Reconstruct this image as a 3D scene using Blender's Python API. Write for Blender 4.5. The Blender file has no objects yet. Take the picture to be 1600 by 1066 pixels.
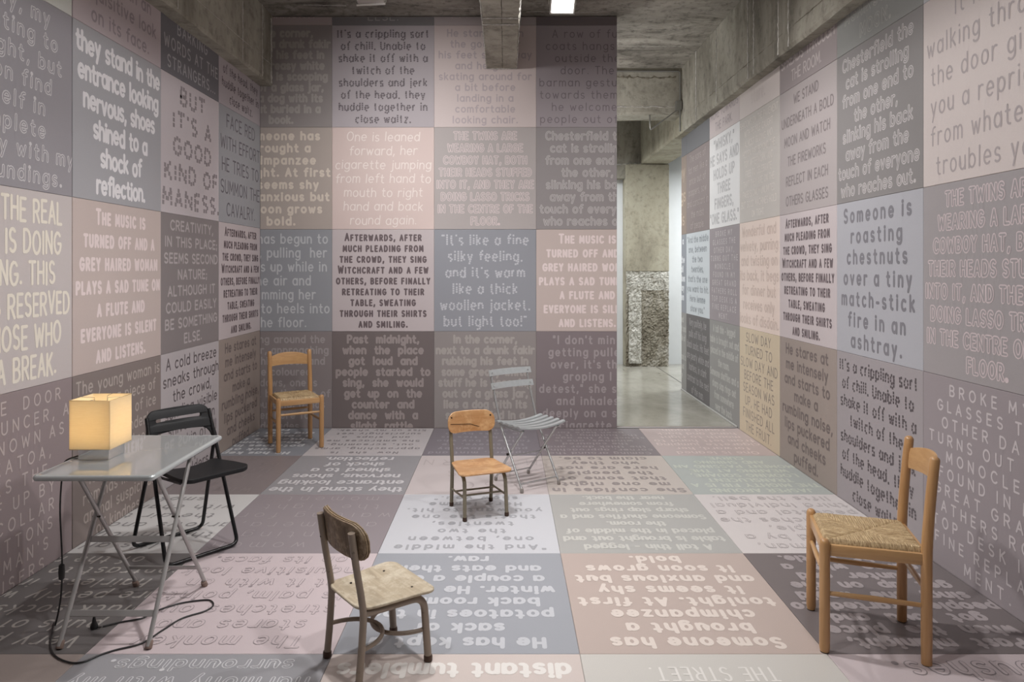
import bpy, bmesh, math, random
from mathutils import Vector, Matrix
PI = math.pi
random.seed(7)
SC = bpy.context.scene
COL = SC.collection

# ---------------------------------------------------------------- camera
F = 1090.0            # focal length in pixels of the 1600 px wide frame
CAMZ = 1.555
cam_d = bpy.data.cameras.new('camera'); cam = bpy.data.objects.new('camera', cam_d); COL.objects.link(cam)
cam_d.sensor_width = 36.0; cam_d.lens = F/1600*36.0
cam_d.shift_x = 0.00625; cam_d.shift_y = -0.07
cam_d.clip_start = 0.05; cam_d.clip_end = 60
cam.location = (0, 0, CAMZ); cam.rotation_euler = (PI/2, 0, 0)
SC.camera = cam

# ---------------------------------------------------------------- world, light, exposure
w = bpy.data.worlds.new('world'); SC.world = w; w.use_nodes = True
w.node_tree.nodes['Background'].inputs[0].default_value = (0.75, 0.8, 0.85, 1)
w.node_tree.nodes['Background'].inputs[1].default_value = 0.3
SC.view_settings.view_transform = 'Standard'
SC.view_settings.look = 'None'
SC.view_settings.gamma = 1.0
SC.view_settings.use_curve_mapping = False
SC.view_settings.exposure = -0.20
ALB = 1.30            # photographed tone -> surface albedo

FLOODS = [  # x, y, z, aim(x,y,z), size, watt, spread : the gallery's ceiling floodlights and, last, an added uplight
    (-0.92, 4.86, 3.455, (-0.70, 6.83, 1.9), 0.19, 19, 112),
    (0.46, 5.60, 3.70, (0.55, 2.4, 0.0), 0.19, 20, 150),
    (-1.30, 3.90, 3.80, (2.2, 4.3, 1.5), 0.17, 22, 110),
    (1.45, 3.70, 3.80, (-2.4, 4.0, 1.3), 0.17, 20, 110),
    (-1.10, 1.50, 3.80, (1.9, 3.4, 0.8), 0.17, 19, 100),
    (1.20, 1.40, 3.80, (-1.6, 3.2, 0.5), 0.17, 17, 100),
    (-0.45, 3.60, 3.80, (-0.1, 3.9, 0.0), 0.15, 34, 120),
    (0.85, 4.40, 3.80, (1.9, 6.2, 1.2), 0.17, 13, 105),
    (0.50, 7.90, 3.00, (2.2, 8.1, 3.9), 0.19, 9, 140),  # added uplight, hidden behind the back wall to brighten the passage ceiling
]
PASSAGE_FILLS = [(-0.4, 8.0, 3.3, 0.9, 28), (0.6, 10.0, 3.4, 0.9, 72), (4.0, 10.1, 3.2, 0.9, 110)]  # added fill lights, out of view, standing in for daylight in the passage

# ---------------------------------------------------------------- helpers
def lin(c):
    return c/12.92 if c <= 0.04045 else ((c+0.055)/1.055)**2.4
def hexlin(h, k=1.0, sat=0.84):
    c = [min(0.86, lin(int(h[i:i+2], 16)/255)*k) for i in (0, 2, 4)]; y = .3*c[0]+.55*c[1]+.15*c[2]
    return tuple(y+(q-y)*sat for q in c) + (1,)
MATS = {}
def mat_plain(name, rgba, rough=0.6, metal=0.0, noise=0.0, nscale=40, bump=0.0, spec=0.5, coat=0.0, stretch=(1,1,1), tone2=None):
    if name in MATS: return MATS[name]
    m = bpy.data.materials.new(name); m.use_nodes = True
    nt = m.node_tree; b = nt.nodes['Principled BSDF']
    b.inputs['Base Color'].default_value = rgba
    b.inputs['Roughness'].default_value = rough
    b.inputs['Metallic'].default_value = metal
    b.inputs['Specular IOR Level'].default_value = spec
    b.inputs['Coat Weight'].default_value = coat
    if noise or bump or tone2:
        tc = nt.nodes.new('ShaderNodeTexCoord'); mp = nt.nodes.new('ShaderNodeMapping')
        mp.inputs['Scale'].default_value = stretch
        nt.links.new(tc.outputs['Object'], mp.inputs[0])
        n = nt.nodes.new('ShaderNodeTexNoise'); n.inputs['Scale'].default_value = nscale
        n.inputs['Detail'].default_value = 5; n.inputs['Roughness'].default_value = 0.6
        nt.links.new(mp.outputs[0], n.inputs['Vector'])
        if noise or tone2:
            r = nt.nodes.new('ShaderNodeValToRGB')
            a = rgba; t2 = tone2 or tuple(max(0, c*(1-noise)) for c in rgba[:3])+(1,)
            r.color_ramp.elements[0].position = 0.35; r.color_ramp.elements[1].position = 0.68
            r.color_ramp.elements[0].color = t2
            r.color_ramp.elements[1].color = a if tone2 else tuple(min(1, c*(1+noise*0.6)) for c in rgba[:3])+(1,)
            nt.links.new(n.outputs['Fac'], r.inputs[0]); nt.links.new(r.outputs[0], b.inputs['Base Color'])
        if bump:
            bp = nt.nodes.new('ShaderNodeBump'); bp.inputs['Strength'].default_value = bump
            bp.inputs['Distance'].default_value = 0.002
            nt.links.new(n.outputs['Fac'], bp.inputs['Height']); nt.links.new(bp.outputs[0], b.inputs['Normal'])
    MATS[name] = m
    return m

def mat_concrete(name, base, dark, light, scale=1.0, pits=0.5, bump=0.6, streak=(1, 1, 0.35), rough=0.85):
    m = bpy.data.materials.new(name); m.use_nodes = True
    nt = m.node_tree; N = nt.nodes; L = nt.links; b = N['Principled BSDF']
    b.inputs['Roughness'].default_value = rough; b.inputs['Specular IOR Level'].default_value = 0.3
    tc = N.new('ShaderNodeTexCoord'); mp = N.new('ShaderNodeMapping'); mp.inputs['Scale'].default_value = streak
    L.new(tc.outputs['Object'], mp.inputs[0])
    n1 = N.new('ShaderNodeTexNoise'); n1.inputs['Scale'].default_value = 1.5*scale; n1.inputs['Detail'].default_value = 9; n1.inputs['Roughness'].default_value = 0.68; n1.inputs['Distortion'].default_value = 0.6
    n2 = N.new('ShaderNodeTexNoise'); n2.inputs['Scale'].default_value = 11*scale; n2.inputs['Detail'].default_value = 8; n2.inputs['Roughness'].default_value = 0.7
    v = N.new('ShaderNodeTexVoronoi'); v.inputs['Scale'].default_value = 14*scale; v.inputs['Randomness'].default_value = 1
    L.new(mp.outputs[0], n1.inputs['Vector']); L.new(tc.outputs['Object'], n2.inputs['Vector']); L.new(tc.outputs['Object'], v.inputs['Vector'])
    r1 = N.new('ShaderNodeValToRGB'); e = r1.color_ramp.elements
    e[0].position = 0.33; e[0].color = dark; e[1].position = 0.70; e[1].color = light
    k = e.new(0.5); k.color = base
    L.new(n1.outputs['Fac'], r1.inputs[0])
    r2 = N.new('ShaderNodeValToRGB'); r2.color_ramp.elements[0].position = 0.30; r2.color_ramp.elements[1].position = 0.50
    r2.color_ramp.elements[0].color = (1-pits, 1-pits, 1-pits, 1); r2.color_ramp.elements[1].color = (1, 1, 1, 1)
    L.new(n2.outputs['Fac'], r2.inputs[0])
    r3 = N.new('ShaderNodeValToRGB'); r3.color_ramp.elements[0].position = 0.03; r3.color_ramp.elements[1].position = 0.12
    r3.color_ramp.elements[0].color = (0.45, 0.43, 0.4, 1); r3.color_ramp.elements[1].color = (1, 1, 1, 1)
    L.new(v.outputs['Distance'], r3.inputs[0])
    m1 = N.new('ShaderNodeMix'); m1.data_type = 'RGBA'; m1.blend_type = 'MULTIPLY'; m1.inputs[0].default_value = 1
    m2 = N.new('ShaderNodeMix'); m2.data_type = 'RGBA'; m2.blend_type = 'MULTIPLY'; m2.inputs[0].default_value = 0.25
    L.new(r1.outputs[0], m1.inputs[6]); L.new(r2.outputs[0], m1.inputs[7])
    L.new(m1.outputs[2], m2.inputs[6]); L.new(r3.outputs[0], m2.inputs[7])
    L.new(m2.outputs[2], b.inputs['Base Color'])
    bp = N.new('ShaderNodeBump'); bp.inputs['Strength'].default_value = bump; bp.inputs['Distance'].default_value = 0.012
    L.new(n2.outputs['Fac'], bp.inputs['Height']); L.new(bp.outputs[0], b.inputs['Normal'])
    MATS[name] = m
    return m

def mat_wood(name, c1, c2, rough=0.4, scale=1.0, axis='Z', worn=None, coat=0.15):
    m = bpy.data.materials.new(name); m.use_nodes = True
    nt = m.node_tree; N = nt.nodes; L = nt.links; b = N['Principled BSDF']
    b.inputs['Roughness'].default_value = rough; b.inputs['Coat Weight'].default_value = coat; b.inputs['Coat Roughness'].default_value = 0.3
    tc = N.new('ShaderNodeTexCoord'); mp = N.new('ShaderNodeMapping')
    s = {'X': (0.6, 9, 9), 'Y': (9, 0.6, 9), 'Z': (9, 9, 0.6)}[axis]
    mp.inputs['Scale'].default_value = tuple(q*scale for q in s)
    L.new(tc.outputs['Object'], mp.inputs[0])
    n = N.new('ShaderNodeTexNoise'); n.inputs['Scale'].default_value = 6; n.inputs['Detail'].default_value = 8; n.inputs['Distortion'].default_value = 0.8
    L.new(mp.outputs[0], n.inputs['Vector'])
    r = N.new('ShaderNodeValToRGB'); r.color_ramp.elements[0].position = 0.3; r.color_ramp.elements[1].position = 0.7
    r.color_ramp.elements[0].color = c2; r.color_ramp.elements[1].color = c1
    L.new(n.outputs['Fac'], r.inputs[0])
    out = r.outputs[0]
    if worn:
        n2 = N.new('ShaderNodeTexNoise'); n2.inputs['Scale'].default_value = 14; n2.inputs['Detail'].default_value = 9; n2.inputs['Roughness'].default_value = 0.75
        L.new(tc.outputs['Object'], n2.inputs['Vector'])
        r2 = N.new('ShaderNodeValToRGB'); r2.color_ramp.elements[0].position = 0.47; r2.color_ramp.elements[1].position = 0.62
        r2.color_ramp.elements[0].color = (0, 0, 0, 1); r2.color_ramp.elements[1].color = (1, 1, 1, 1)
        L.new(n2.outputs['Fac'], r2.inputs[0])
        mx = N.new('ShaderNodeMix'); mx.data_type = 'RGBA'; mx.inputs[7].default_value = worn
        L.new(r2.outputs[0], mx.inputs[0]); L.new(out, mx.inputs[6]); out = mx.outputs[2]
    L.new(out, b.inputs['Base Color'])
    bp = N.new('ShaderNodeBump'); bp.inputs['Strength'].default_value = 0.15; bp.inputs['Distance'].default_value = 0.001
    L.new(n.outputs['Fac'], bp.inputs['Height']); L.new(bp.outputs[0], b.inputs['Normal'])
    MATS[name] = m
    return m

def obj(name, data, mat=None, parent=None, smooth=False):
    """data: bmesh or mesh -> linked object"""
    if isinstance(data, bmesh.types.BMesh):
        me = bpy.data.meshes.new(name); data.normal_update(); data.to_mesh(me); data.free()
    else:
        me = data
    o = bpy.data.objects.new(name, me); COL.objects.link(o)
    if mat:
        for q in (mat if isinstance(mat, (list, tuple)) else [mat]): me.materials.append(q)
    if smooth:
        for p in me.polygons: p.use_smooth = True
        try: me.set_sharp_from_angle(angle=math.radians(38))
        except Exception: pass
    if parent: o.parent = parent
    return o
def tag(o, label=None, cat=None, group=None, kind=None):
    if label: o['label'] = label
    if cat: o['category'] = cat
    if group: o['group'] = group
    if kind: o['kind'] = kind
    return o
def thing(name, label, cat, loc=(0, 0, 0), rz=0, group=None):
    o = bpy.data.objects.new(name, None); COL.objects.link(o); o.empty_display_size = 0.1
    o.location = loc; o.rotation_euler = (0, 0, rz)
    return tag(o, label, cat, group)
def dup(o, parent=None):
    c = o.copy(); COL.objects.link(c); c.parent = parent
    for ch in list(o.children): dup(ch, c)
    return c

def box(bm, x0, x1, y0, y1, z0, z1, bevel=0.0, seg=1, M=None):
    vs = [bm.verts.new((x, y, z)) for x in (x0, x1) for y in (y0, y1) for z in (z0, z1)]
    fs = [(0, 1, 3, 2), (4, 6, 7, 5), (0, 4, 5, 1), (2, 3, 7, 6), (0, 2, 6, 4), (1, 5, 7, 3)]
    ff = [bm.faces.new([vs[i] for i in f]) for f in fs]
    if bevel:
        es = list({e for f in ff for e in f.edges})
        r = bmesh.ops.bevel(bm, geom=es, offset=bevel, segments=seg, affect='EDGES', profile=0.5)
        vs = list({v for f in r['faces'] for v in f.verts} | {v for v in vs if v.is_valid})
    if M is not None: bmesh.ops.transform(bm, matrix=M, verts=[v for v in vs if v.is_valid])
    return vs
def newbox(*a, **k):
    bm = bmesh.new(); box(bm, *a, **k); return bm
def sweep(bm, pts, r, seg=10, closed=False, flat=1.0, up=(0, 0, 1), cap=True):
    """tube along points; r a number or a list; flat squashes it across `up`"""
    P = [Vector(p) for p in pts]; n = len(P); rs = r if isinstance(r, (list, tuple)) else [r]*n
    rings = []; prev = None
    for i in range(n):
        a = P[i-1] if (i > 0 or closed) else P[i]; c = P[(i+1) % n] if (i < n-1 or closed) else P[i]
        t = (c-a).normalized()
        if prev is None:
            u = Vector(up)
            if abs(u.dot(t)) > 0.95: u = Vector((1, 0, 0)) if abs(t.x) < 0.9 else Vector((0, 1, 0))
            s = t.cross(u).normalized()
        else:
            s = (prev - t*prev.dot(t)).normalized()
        prev = s; q = s.cross(t).normalized()
        rings.append([bm.verts.new(P[i]+(s*math.cos(2*PI*k/seg)*rs[i]+q*math.sin(2*PI*k/seg)*rs[i]*flat)) for k in range(seg)])
    m = n if closed else n-1
    for i in range(m):
        A = rings[i]; B = rings[(i+1) % n]
        for k in range(seg):
            bm.faces.new((A[k], A[(k+1) % seg], B[(k+1) % seg], B[k]))
    if not closed and cap:
        bm.faces.new(rings[0]); bm.faces.new(list(reversed(rings[-1])))
    bmesh.ops.recalc_face_normals(bm, faces=bm.faces)
def bend(pts, rad=0.03, n=5):
    """round the inner corners of a polyline"""
    P = [Vector(p) for p in pts]; out = [P[0]]
    for i in range(1, len(P)-1):
        a = (P[i-1]-P[i]); b = (P[i+1]-P[i]); ra = min(rad, a.length*0.45, b.length*0.45)
        s = P[i]+a.normalized()*ra; e = P[i]+b.normalized()*ra
        for k in range(n+1):
            t = k/n; out.append(s*(1-t)**2+P[i]*2*t*(1-t)+e*t*t)
    out.append(P[-1]); return out
def tube(name, pts, r, mat, parent, seg=10, **k):
    bm = bmesh.new(); sweep(bm, pts, r, seg, **k); return obj(name, bm, mat, parent, smooth=True)
def lathe(bm, prof, M=None, seg=20):
    rings = []
    for (r, z) in prof:
        rings.append([bm.verts.new(((M @ Vector((r*math.cos(2*PI*k/seg), r*math.sin(2*PI*k/seg), z))) if M else (r*math.cos(2*PI*k/seg), r*math.sin(2*PI*k/seg), z))) for k in range(seg)])
    for A, B in zip(rings, rings[1:]):
        for k in range(seg): bm.faces.new((A[k], A[(k+1) % seg], B[(k+1) % seg], B[k]))
    bm.faces.new(list(reversed(rings[0]))); bm.faces.new(rings[-1])
def rrect(w, h, r, n=6):
    out = []
    for cx, cy, a0 in ((w/2-r, h/2-r, 0), (-w/2+r, h/2-r, 90), (-w/2+r, -h/2+r, 180), (w/2-r, -h/2+r, 270)):
        for k in range(n+1):
            a = math.radians(a0+90*k/n); out.append((cx+r*math.cos(a), cy+r*math.sin(a)))
    return out
def ground(px, py, z=0.0):
    d = F*(CAMZ-z)/(py-421.0); return ((px-790.0)*d/F, d)
# ---------------------------------------------------------------- stroke lettering
def A(cx, cy, rx, ry, a0, a1, n=None):
    n = n or max(3, int(abs(a1-a0)/26))
    return [(cx+rx*math.cos(math.radians(a0+(a1-a0)*k/n)), cy+ry*math.sin(math.radians(a0+(a1-a0)*k/n))) for k in range(n+1)]
X = 0.68
BOWL = A(.28, X/2, .28, X/2, 90, 450, 14)
G = {
 'a': (.56, [BOWL, [(.56, X), (.56, 0)]]), 'b': (.56, [[(0, 1), (0, 0)], BOWL]), 'c': (.50, [A(.28, X/2, .28, X/2, 48, 312)]),
 'd': (.56, [[(.56, 1), (.56, 0)], BOWL]), 'e': (.56, [[(.03, X/2), (.53, X/2)], A(.28, X/2, .28, X/2, 0, 312)]),
 'f': (.36, [A(.38, .80, .22, .2, 75, 180)+[(.16, 0)], [(0, .64), (.36, .64)]]),
 'g': (.56, [BOWL, [(.56, X), (.56, -.08)]+A(.28, -.08, .28, .24, -10, -145)]),
 'h': (.50, [[(0, 1), (0, 0)], A(.25, .40, .25, X-.40, 180, 0)+[(.5, 0)]]), 'i': (.06, [[(.03, X), (.03, 0)], [(.03, .93)]]),
 'j': (.20, [[(.17, X), (.17, -.1)]+A(-.03, -.1, .2, .2, -10, -90), [(.17, .93)]]),
 'k': (.46, [[(0, 1), (0, 0)], [(.42, X), (.02, .28)], [(.14, .39), (.46, 0)]]), 'l': (.06, [[(.03, 1), (.03, 0)]]),
 'm': (.80, [[(0, X), (0, 0)], A(.2, .44, .2, X-.44, 180, 0)+[(.4, 0)], A(.6, .44, .2, X-.44, 180, 0)+[(.8, 0)]]),
 'n': (.50, [[(0, X), (0, 0)], A(.25, .40, .25, X-.40, 180, 0)+[(.5, 0)]]), 'o': (.56, [BOWL]),
 'p': (.56, [[(0, X), (0, -.34)], BOWL]), 'q': (.56, [[(.56, X), (.56, -.34)], BOWL]),
 'r': (.34, [[(0, X), (0, 0)], A(.26, .40, .26, X-.40, 180, 62)]),
 's': (.42, [A(.21, .50, .2, .18, 35, 270)+A(.21, .16, .21, .16, 90, -145)[1:]]),
 't': (.36, [[(.14, .92), (.14, .18)]+A(.33, .2, .19, .2, 190, 285), [(0, .64), (.34, .64)]]),
 'u': (.50, [[(0, X), (0, .27)]+A(.25, .27, .25, .27, 180, 360), [(.5, X), (.5, 0)]]),
 'v': (.50, [[(0, X), (.25, 0), (.5, X)]]), 'w': (.74, [[(0, X), (.19, 0), (.37, .58), (.55, 0), (.74, X)]]),
 'x': (.48, [[(0, X), (.48, 0)], [(.48, X), (0, 0)]]), 'y': (.50, [[(0, X), (.26, 0)], [(.5, X), (.14, -.34)]]),
 'z': (.46, [[(.02, X), (.44, X), (0, 0), (.46, 0)]]),
 'A': (.64, [[(0, 0), (.32, 1), (.64, 0)], [(.11, .33), (.53, .33)]]),
 'B': (.56, [[(0, 0), (0, 1), (.3, 1)]+A(.3, .76, .22, .24, 80, -90)+[(0, .52)], A(.3, .26, .26, .26, 90, -90)+[(0, 0)]]),
 'C': (.62, [A(.36, .5, .36, .5, 45, 315)]), 'D': (.62, [[(0, 0), (0, 1), (.25, 1)]+A(.25, .5, .37, .5, 80, -90)+[(0, 0)]]),
 'E': (.48, [[(.48, 1), (0, 1), (0, 0), (.48, 0)], [(0, .52), (.42, .52)]]), 'F': (.46, [[(.46, 1), (0, 1), (0, 0)], [(0, .52), (.40, .52)]]),
 'G': (.68, [A(.36, .5, .36, .5, 45, 345)+[(.70, .47), (.42, .47)]]), 'H': (.58, [[(0, 0), (0, 1)], [(.58, 0), (.58, 1)], [(0, .52), (.58, .52)]]),
 'I': (.08, [[(.04, 0), (.04, 1)]]), 'J': (.40, [[(.38, 1), (.38, .22)]+A(.19, .22, .19, .22, -10, -170)]),
 'K': (.54, [[(0, 0), (0, 1)], [(.5, 1), (.02, .42)], [(.17, .6), (.54, 0)]]), 'L': (.44, [[(0, 1), (0, 0), (.44, 0)]]),
 'M': (.74, [[(0, 0), (.05, 1), (.37, .25), (.69, 1), (.74, 0)]]), 'N': (.60, [[(0, 0), (0, 1), (.6, 0), (.6, 1)]]),
 'O': (.72, [A(.36, .5, .36, .5, 90, 450, 16)]), 'P': (.54, [[(0, 0), (0, 1), (.28, 1)]+A(.28, .73, .26, .27, 80, -90)+[(0, .46)]]),
 'Q': (.74, [A(.36, .5, .36, .5, 90, 450, 16), [(.45, .25), (.72, -.04)]]),
 'R': (.56, [[(0, 0), (0, 1), (.28, 1)]+A(.28, .74, .26, .26, 80, -90)+[(0, .48)], [(.26, .48), (.56, 0)]]),
 'S': (.52, [A(.26, .74, .25, .26, 35, 270)+A(.26, .24, .26, .24, 90, -145)[1:]]), 'T': (.58, [[(0, 1), (.58, 1)], [(.29, 1), (.29, 0)]]),
 'U': (.58, [[(0, 1), (0, .3)]+A(.29, .3, .29, .3, 190, 350)+[(.58, 1)]]), 'V': (.60, [[(0, 1), (.3, 0), (.6, 1)]]),
 'W': (.86, [[(0, 1), (.2, 0), (.43, .8), (.66, 0), (.86, 1)]]), 'X': (.56, [[(0, 1), (.56, 0)], [(.56, 1), (0, 0)]]),
 'Y': (.58, [[(0, 1), (.29, .5), (.58, 1)], [(.29, .5), (.29, 0)]]), 'Z': (.54, [[(.02, 1), (.52, 1), (0, 0), (.54, 0)]]),
 '.': (.06, [[(.03, .05)]]), ',': (.10, [[(.08, .10), (.0, -.16)]]), "'": (.06, [[(.03, 1), (.03, .78)]]),
 '"': (.20, [[(.0, 1), (.0, .78)], [(.18, 1), (.18, .78)]]), '-': (.30, [[(0, .34), (.3, .34)]]), '!': (.06, [[(.03, 1), (.03, .3)], [(.03, .05)]]),
 '?': (.42, [A(.2, .76, .2, .24, 170, -60)+[(.2, .32)], [(.2, .05)]]), ';': (.08, [[(.06, .10), (.0, -.14)], [(.04, .5)]]),
 ':': (.06, [[(.03, .05)], [(.03, .5)]]), ' ': (.42, []),
}
def clip_poly(poly, r):
    u0, u1, v0, v1 = r
    for ax, lim, sg in ((0, u0, 1), (0, u1, -1), (1, v0, 1), (1, v1, -1)):
        if not poly: return poly
        out = []
        for i in range(len(poly)):
            a = poly[i]; b = poly[(i+1) % len(poly)]
            da = (a[ax]-lim)*sg; db = (b[ax]-lim)*sg
            if da >= 0: out.append(a)
            if (da >= 0) != (db >= 0):
                t = da/(da-db); out.append((a[0]+(b[0]-a[0])*t, a[1]+(b[1]-a[1])*t))
        poly = out
    return poly
def ribbon(pts, hw, rnd=True):
    """list of convex polygons for one stroke"""
    polys = []
    if len(pts) == 1:
        x, y = pts[0]; r = hw*1.25
        return [[(x+r*math.cos(2*PI*k/8+.39), y+r*math.sin(2*PI*k/8+.39)) for k in range(8)]]
    closed = math.dist(pts[0], pts[-1]) < 1e-6
    P = pts[:-1] if closed else pts; n = len(P); Ls = []; Rs = []
    def nrm(a, b):
        dx, dy = b[0]-a[0], b[1]-a[1]; l = math.hypot(dx, dy) or 1e-9; return (-dy/l, dx/l)
    for i in range(n):
        if closed: n1 = nrm(P[i-1], P[i]); n2 = nrm(P[i], P[(i+1) % n])
        else:
            n1 = nrm(P[i-1], P[i]) if i else nrm(P[0], P[1]); n2 = nrm(P[i], P[i+1]) if i < n-1 else n1
        mx, my = n1[0]+n2[0], n1[1]+n2[1]; l = math.hypot(mx, my)
        if l < .35: mx, my = n1; l = 1; s = 1
        else: s = min(1.7, 2/(l*l)*l)
        mx, my = mx/l*hw*s, my/l*hw*s
        Ls.append((P[i][0]+mx, P[i][1]+my)); Rs.append((P[i][0]-mx, P[i][1]-my))
    m = n if closed else n-1
    for i in range(m):
        j = (i+1) % n; polys.append([Rs[i], Rs[j], Ls[j], Ls[i]])
    if not closed:
        for e, q in ((0, 1), (n-1, n-2)):
            dx, dy = P[e][0]-P[q][0], P[e][1]-P[q][1]; a0 = math.atan2(dy, dx)
            if rnd: polys.append([(P[e][0]+hw*math.cos(a0-PI/2+PI*k/4), P[e][1]+hw*math.sin(a0-PI/2+PI*k/4)) for k in range(5)])
    return polys
def split_sharp(pts):
    """cut a stroke where it turns sharply, so that every piece keeps its full width"""
    if len(pts) < 3: return [pts]
    out = [[pts[0]]]
    for i in range(1, len(pts)-1):
        a, b, c = pts[i-1], pts[i], pts[i+1]
        t = abs(math.degrees(math.atan2((b[0]-a[0])*(c[1]-b[1])-(b[1]-a[1])*(c[0]-b[0]), (b[0]-a[0])*(c[0]-b[0])+(b[1]-a[1])*(c[1]-b[1]))))
        out[-1].append(b)
        if t > 62: out.append([b])
    out[-1].append(pts[-1]); return out
def dots(pts, step, r):
    out = []
    if len(pts) == 1: pts = [pts[0], (pts[0][0]+1e-4, pts[0][1])]
    acc = 0.0; nxt = step*0.35
    for a, b in zip(pts, pts[1:]):
        l = math.dist(a, b)
        while nxt <= acc+l:
            t = (nxt-acc)/l; out.append((a[0]+(b[0]-a[0])*t, a[1]+(b[1]-a[1])*t)); nxt += step
        acc += l
    if not out: out = [pts[0]]
    return [[(x+r*math.cos(PI/4*k*(2 if r < 0 else 1)), y+r*math.sin(PI/4*k)) for k in range(8)] for x, y in out] if False else \
           [[(x-r, y-r), (x+r, y-r), (x+r, y+r), (x-r, y+r)] for x, y in out]
STY = dict(mode='plain', w=.14, case='as', slant=0.0, W=.90, cap=.60, gap=.22, rough=0)
def text_polys(lines, clip, **kw):
    """returns list of (poly, layer z, material index) in panel units 0..1"""
    s = dict(STY); s.update(kw); n = len(lines)
    pitch = s.get('pitch') or min(.955/n, .30); cap = pitch*s['cap']
    if 'capabs' in s: cap = s['capabs']
    sp = s['gap']*1.3
    def glyphs(line):
        x = 0; out = []
        for c in line:
            k = 1.0
            if s['case'] == 'up': c = c.upper()
            if s['case'] == 'small' and c.islower(): c = c.upper(); k = .78
            if c not in G: continue
            wd, st = G[c]
            out.append((x, k, st)); x += wd*k + (sp if c != ' ' else sp*0.4)
        return out, x-sp
    L = [glyphs(l) for l in lines]; mw = max(w for _, w in L) or 1
    sx = min(s['W']/(mw*cap), s.get('sxmax', 2.6)); hw = s['w']*cap*.5*1.16
    first = s['last']+(n-1)*pitch if 'last' in s else 1-((1-(n-1)*pitch)/2+cap*.5); polys = []; ctr = s.get('cx', .5)
    for li, (gl, wd) in enumerate(L):
        x0 = ctr-wd*cap*sx/2; y0 = first-li*pitch; q = 0
        for (gx, k, st) in gl:
            jit = s['rough']*cap*(random.random()-.5)
            whole = [[(x0+(gx+px*k)*cap*sx+py*k*cap*s['slant'], y0+py*k*cap+jit) for px, py in stroke] for stroke in st]
            for pts in (whole if s['mode'] == 'dot' else [v for w_ in whole for v in split_sharp(w_)]):
                z = .0006+(q % 24)*2.5e-5; q += 1
                if s['mode'] == 'plain': pl = [(p, z, 0) for p in ribbon(pts, hw)]
                elif s['mode'] == 'inline':
                    pl = [(p, z, 0) for p in ribbon(pts, hw)]
                    if len(pts) > 1: pl += [(p, z+.0007, 1) for p in ribbon(pts, hw*s.get('inner', .42))]
                elif s['mode'] == 'dot': pl = [(p, z, 0) for p in dots(pts, hw*2.5, hw)]
                elif s['mode'] == 'double':
                    pl = []
                    for k2, dx in enumerate((-hw*1.1, hw*1.1)):
                        pl += [(p, z+k2*.0007, 0) for p in dots([(a+dx, b+dx*.6) for a, b in pts], hw*2.6, hw*.62)]
                for pi, (p, zz, mi) in enumerate(pl):
                    zz += (pi % 7)*3.2e-6
                    xs = [a for a, b in p]; ys = [b for a, b in p]
                    if max(xs) <= clip[0] or min(xs) >= clip[1] or max(ys) <= clip[2] or min(ys) >= clip[3]: continue
                    if min(xs) < clip[0] or max(xs) > clip[1] or min(ys) < clip[2] or max(ys) > clip[3]: p = clip_poly(p, clip)
                    if len(p) > 2: polys.append((p, zz, mi))
    return polys

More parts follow.
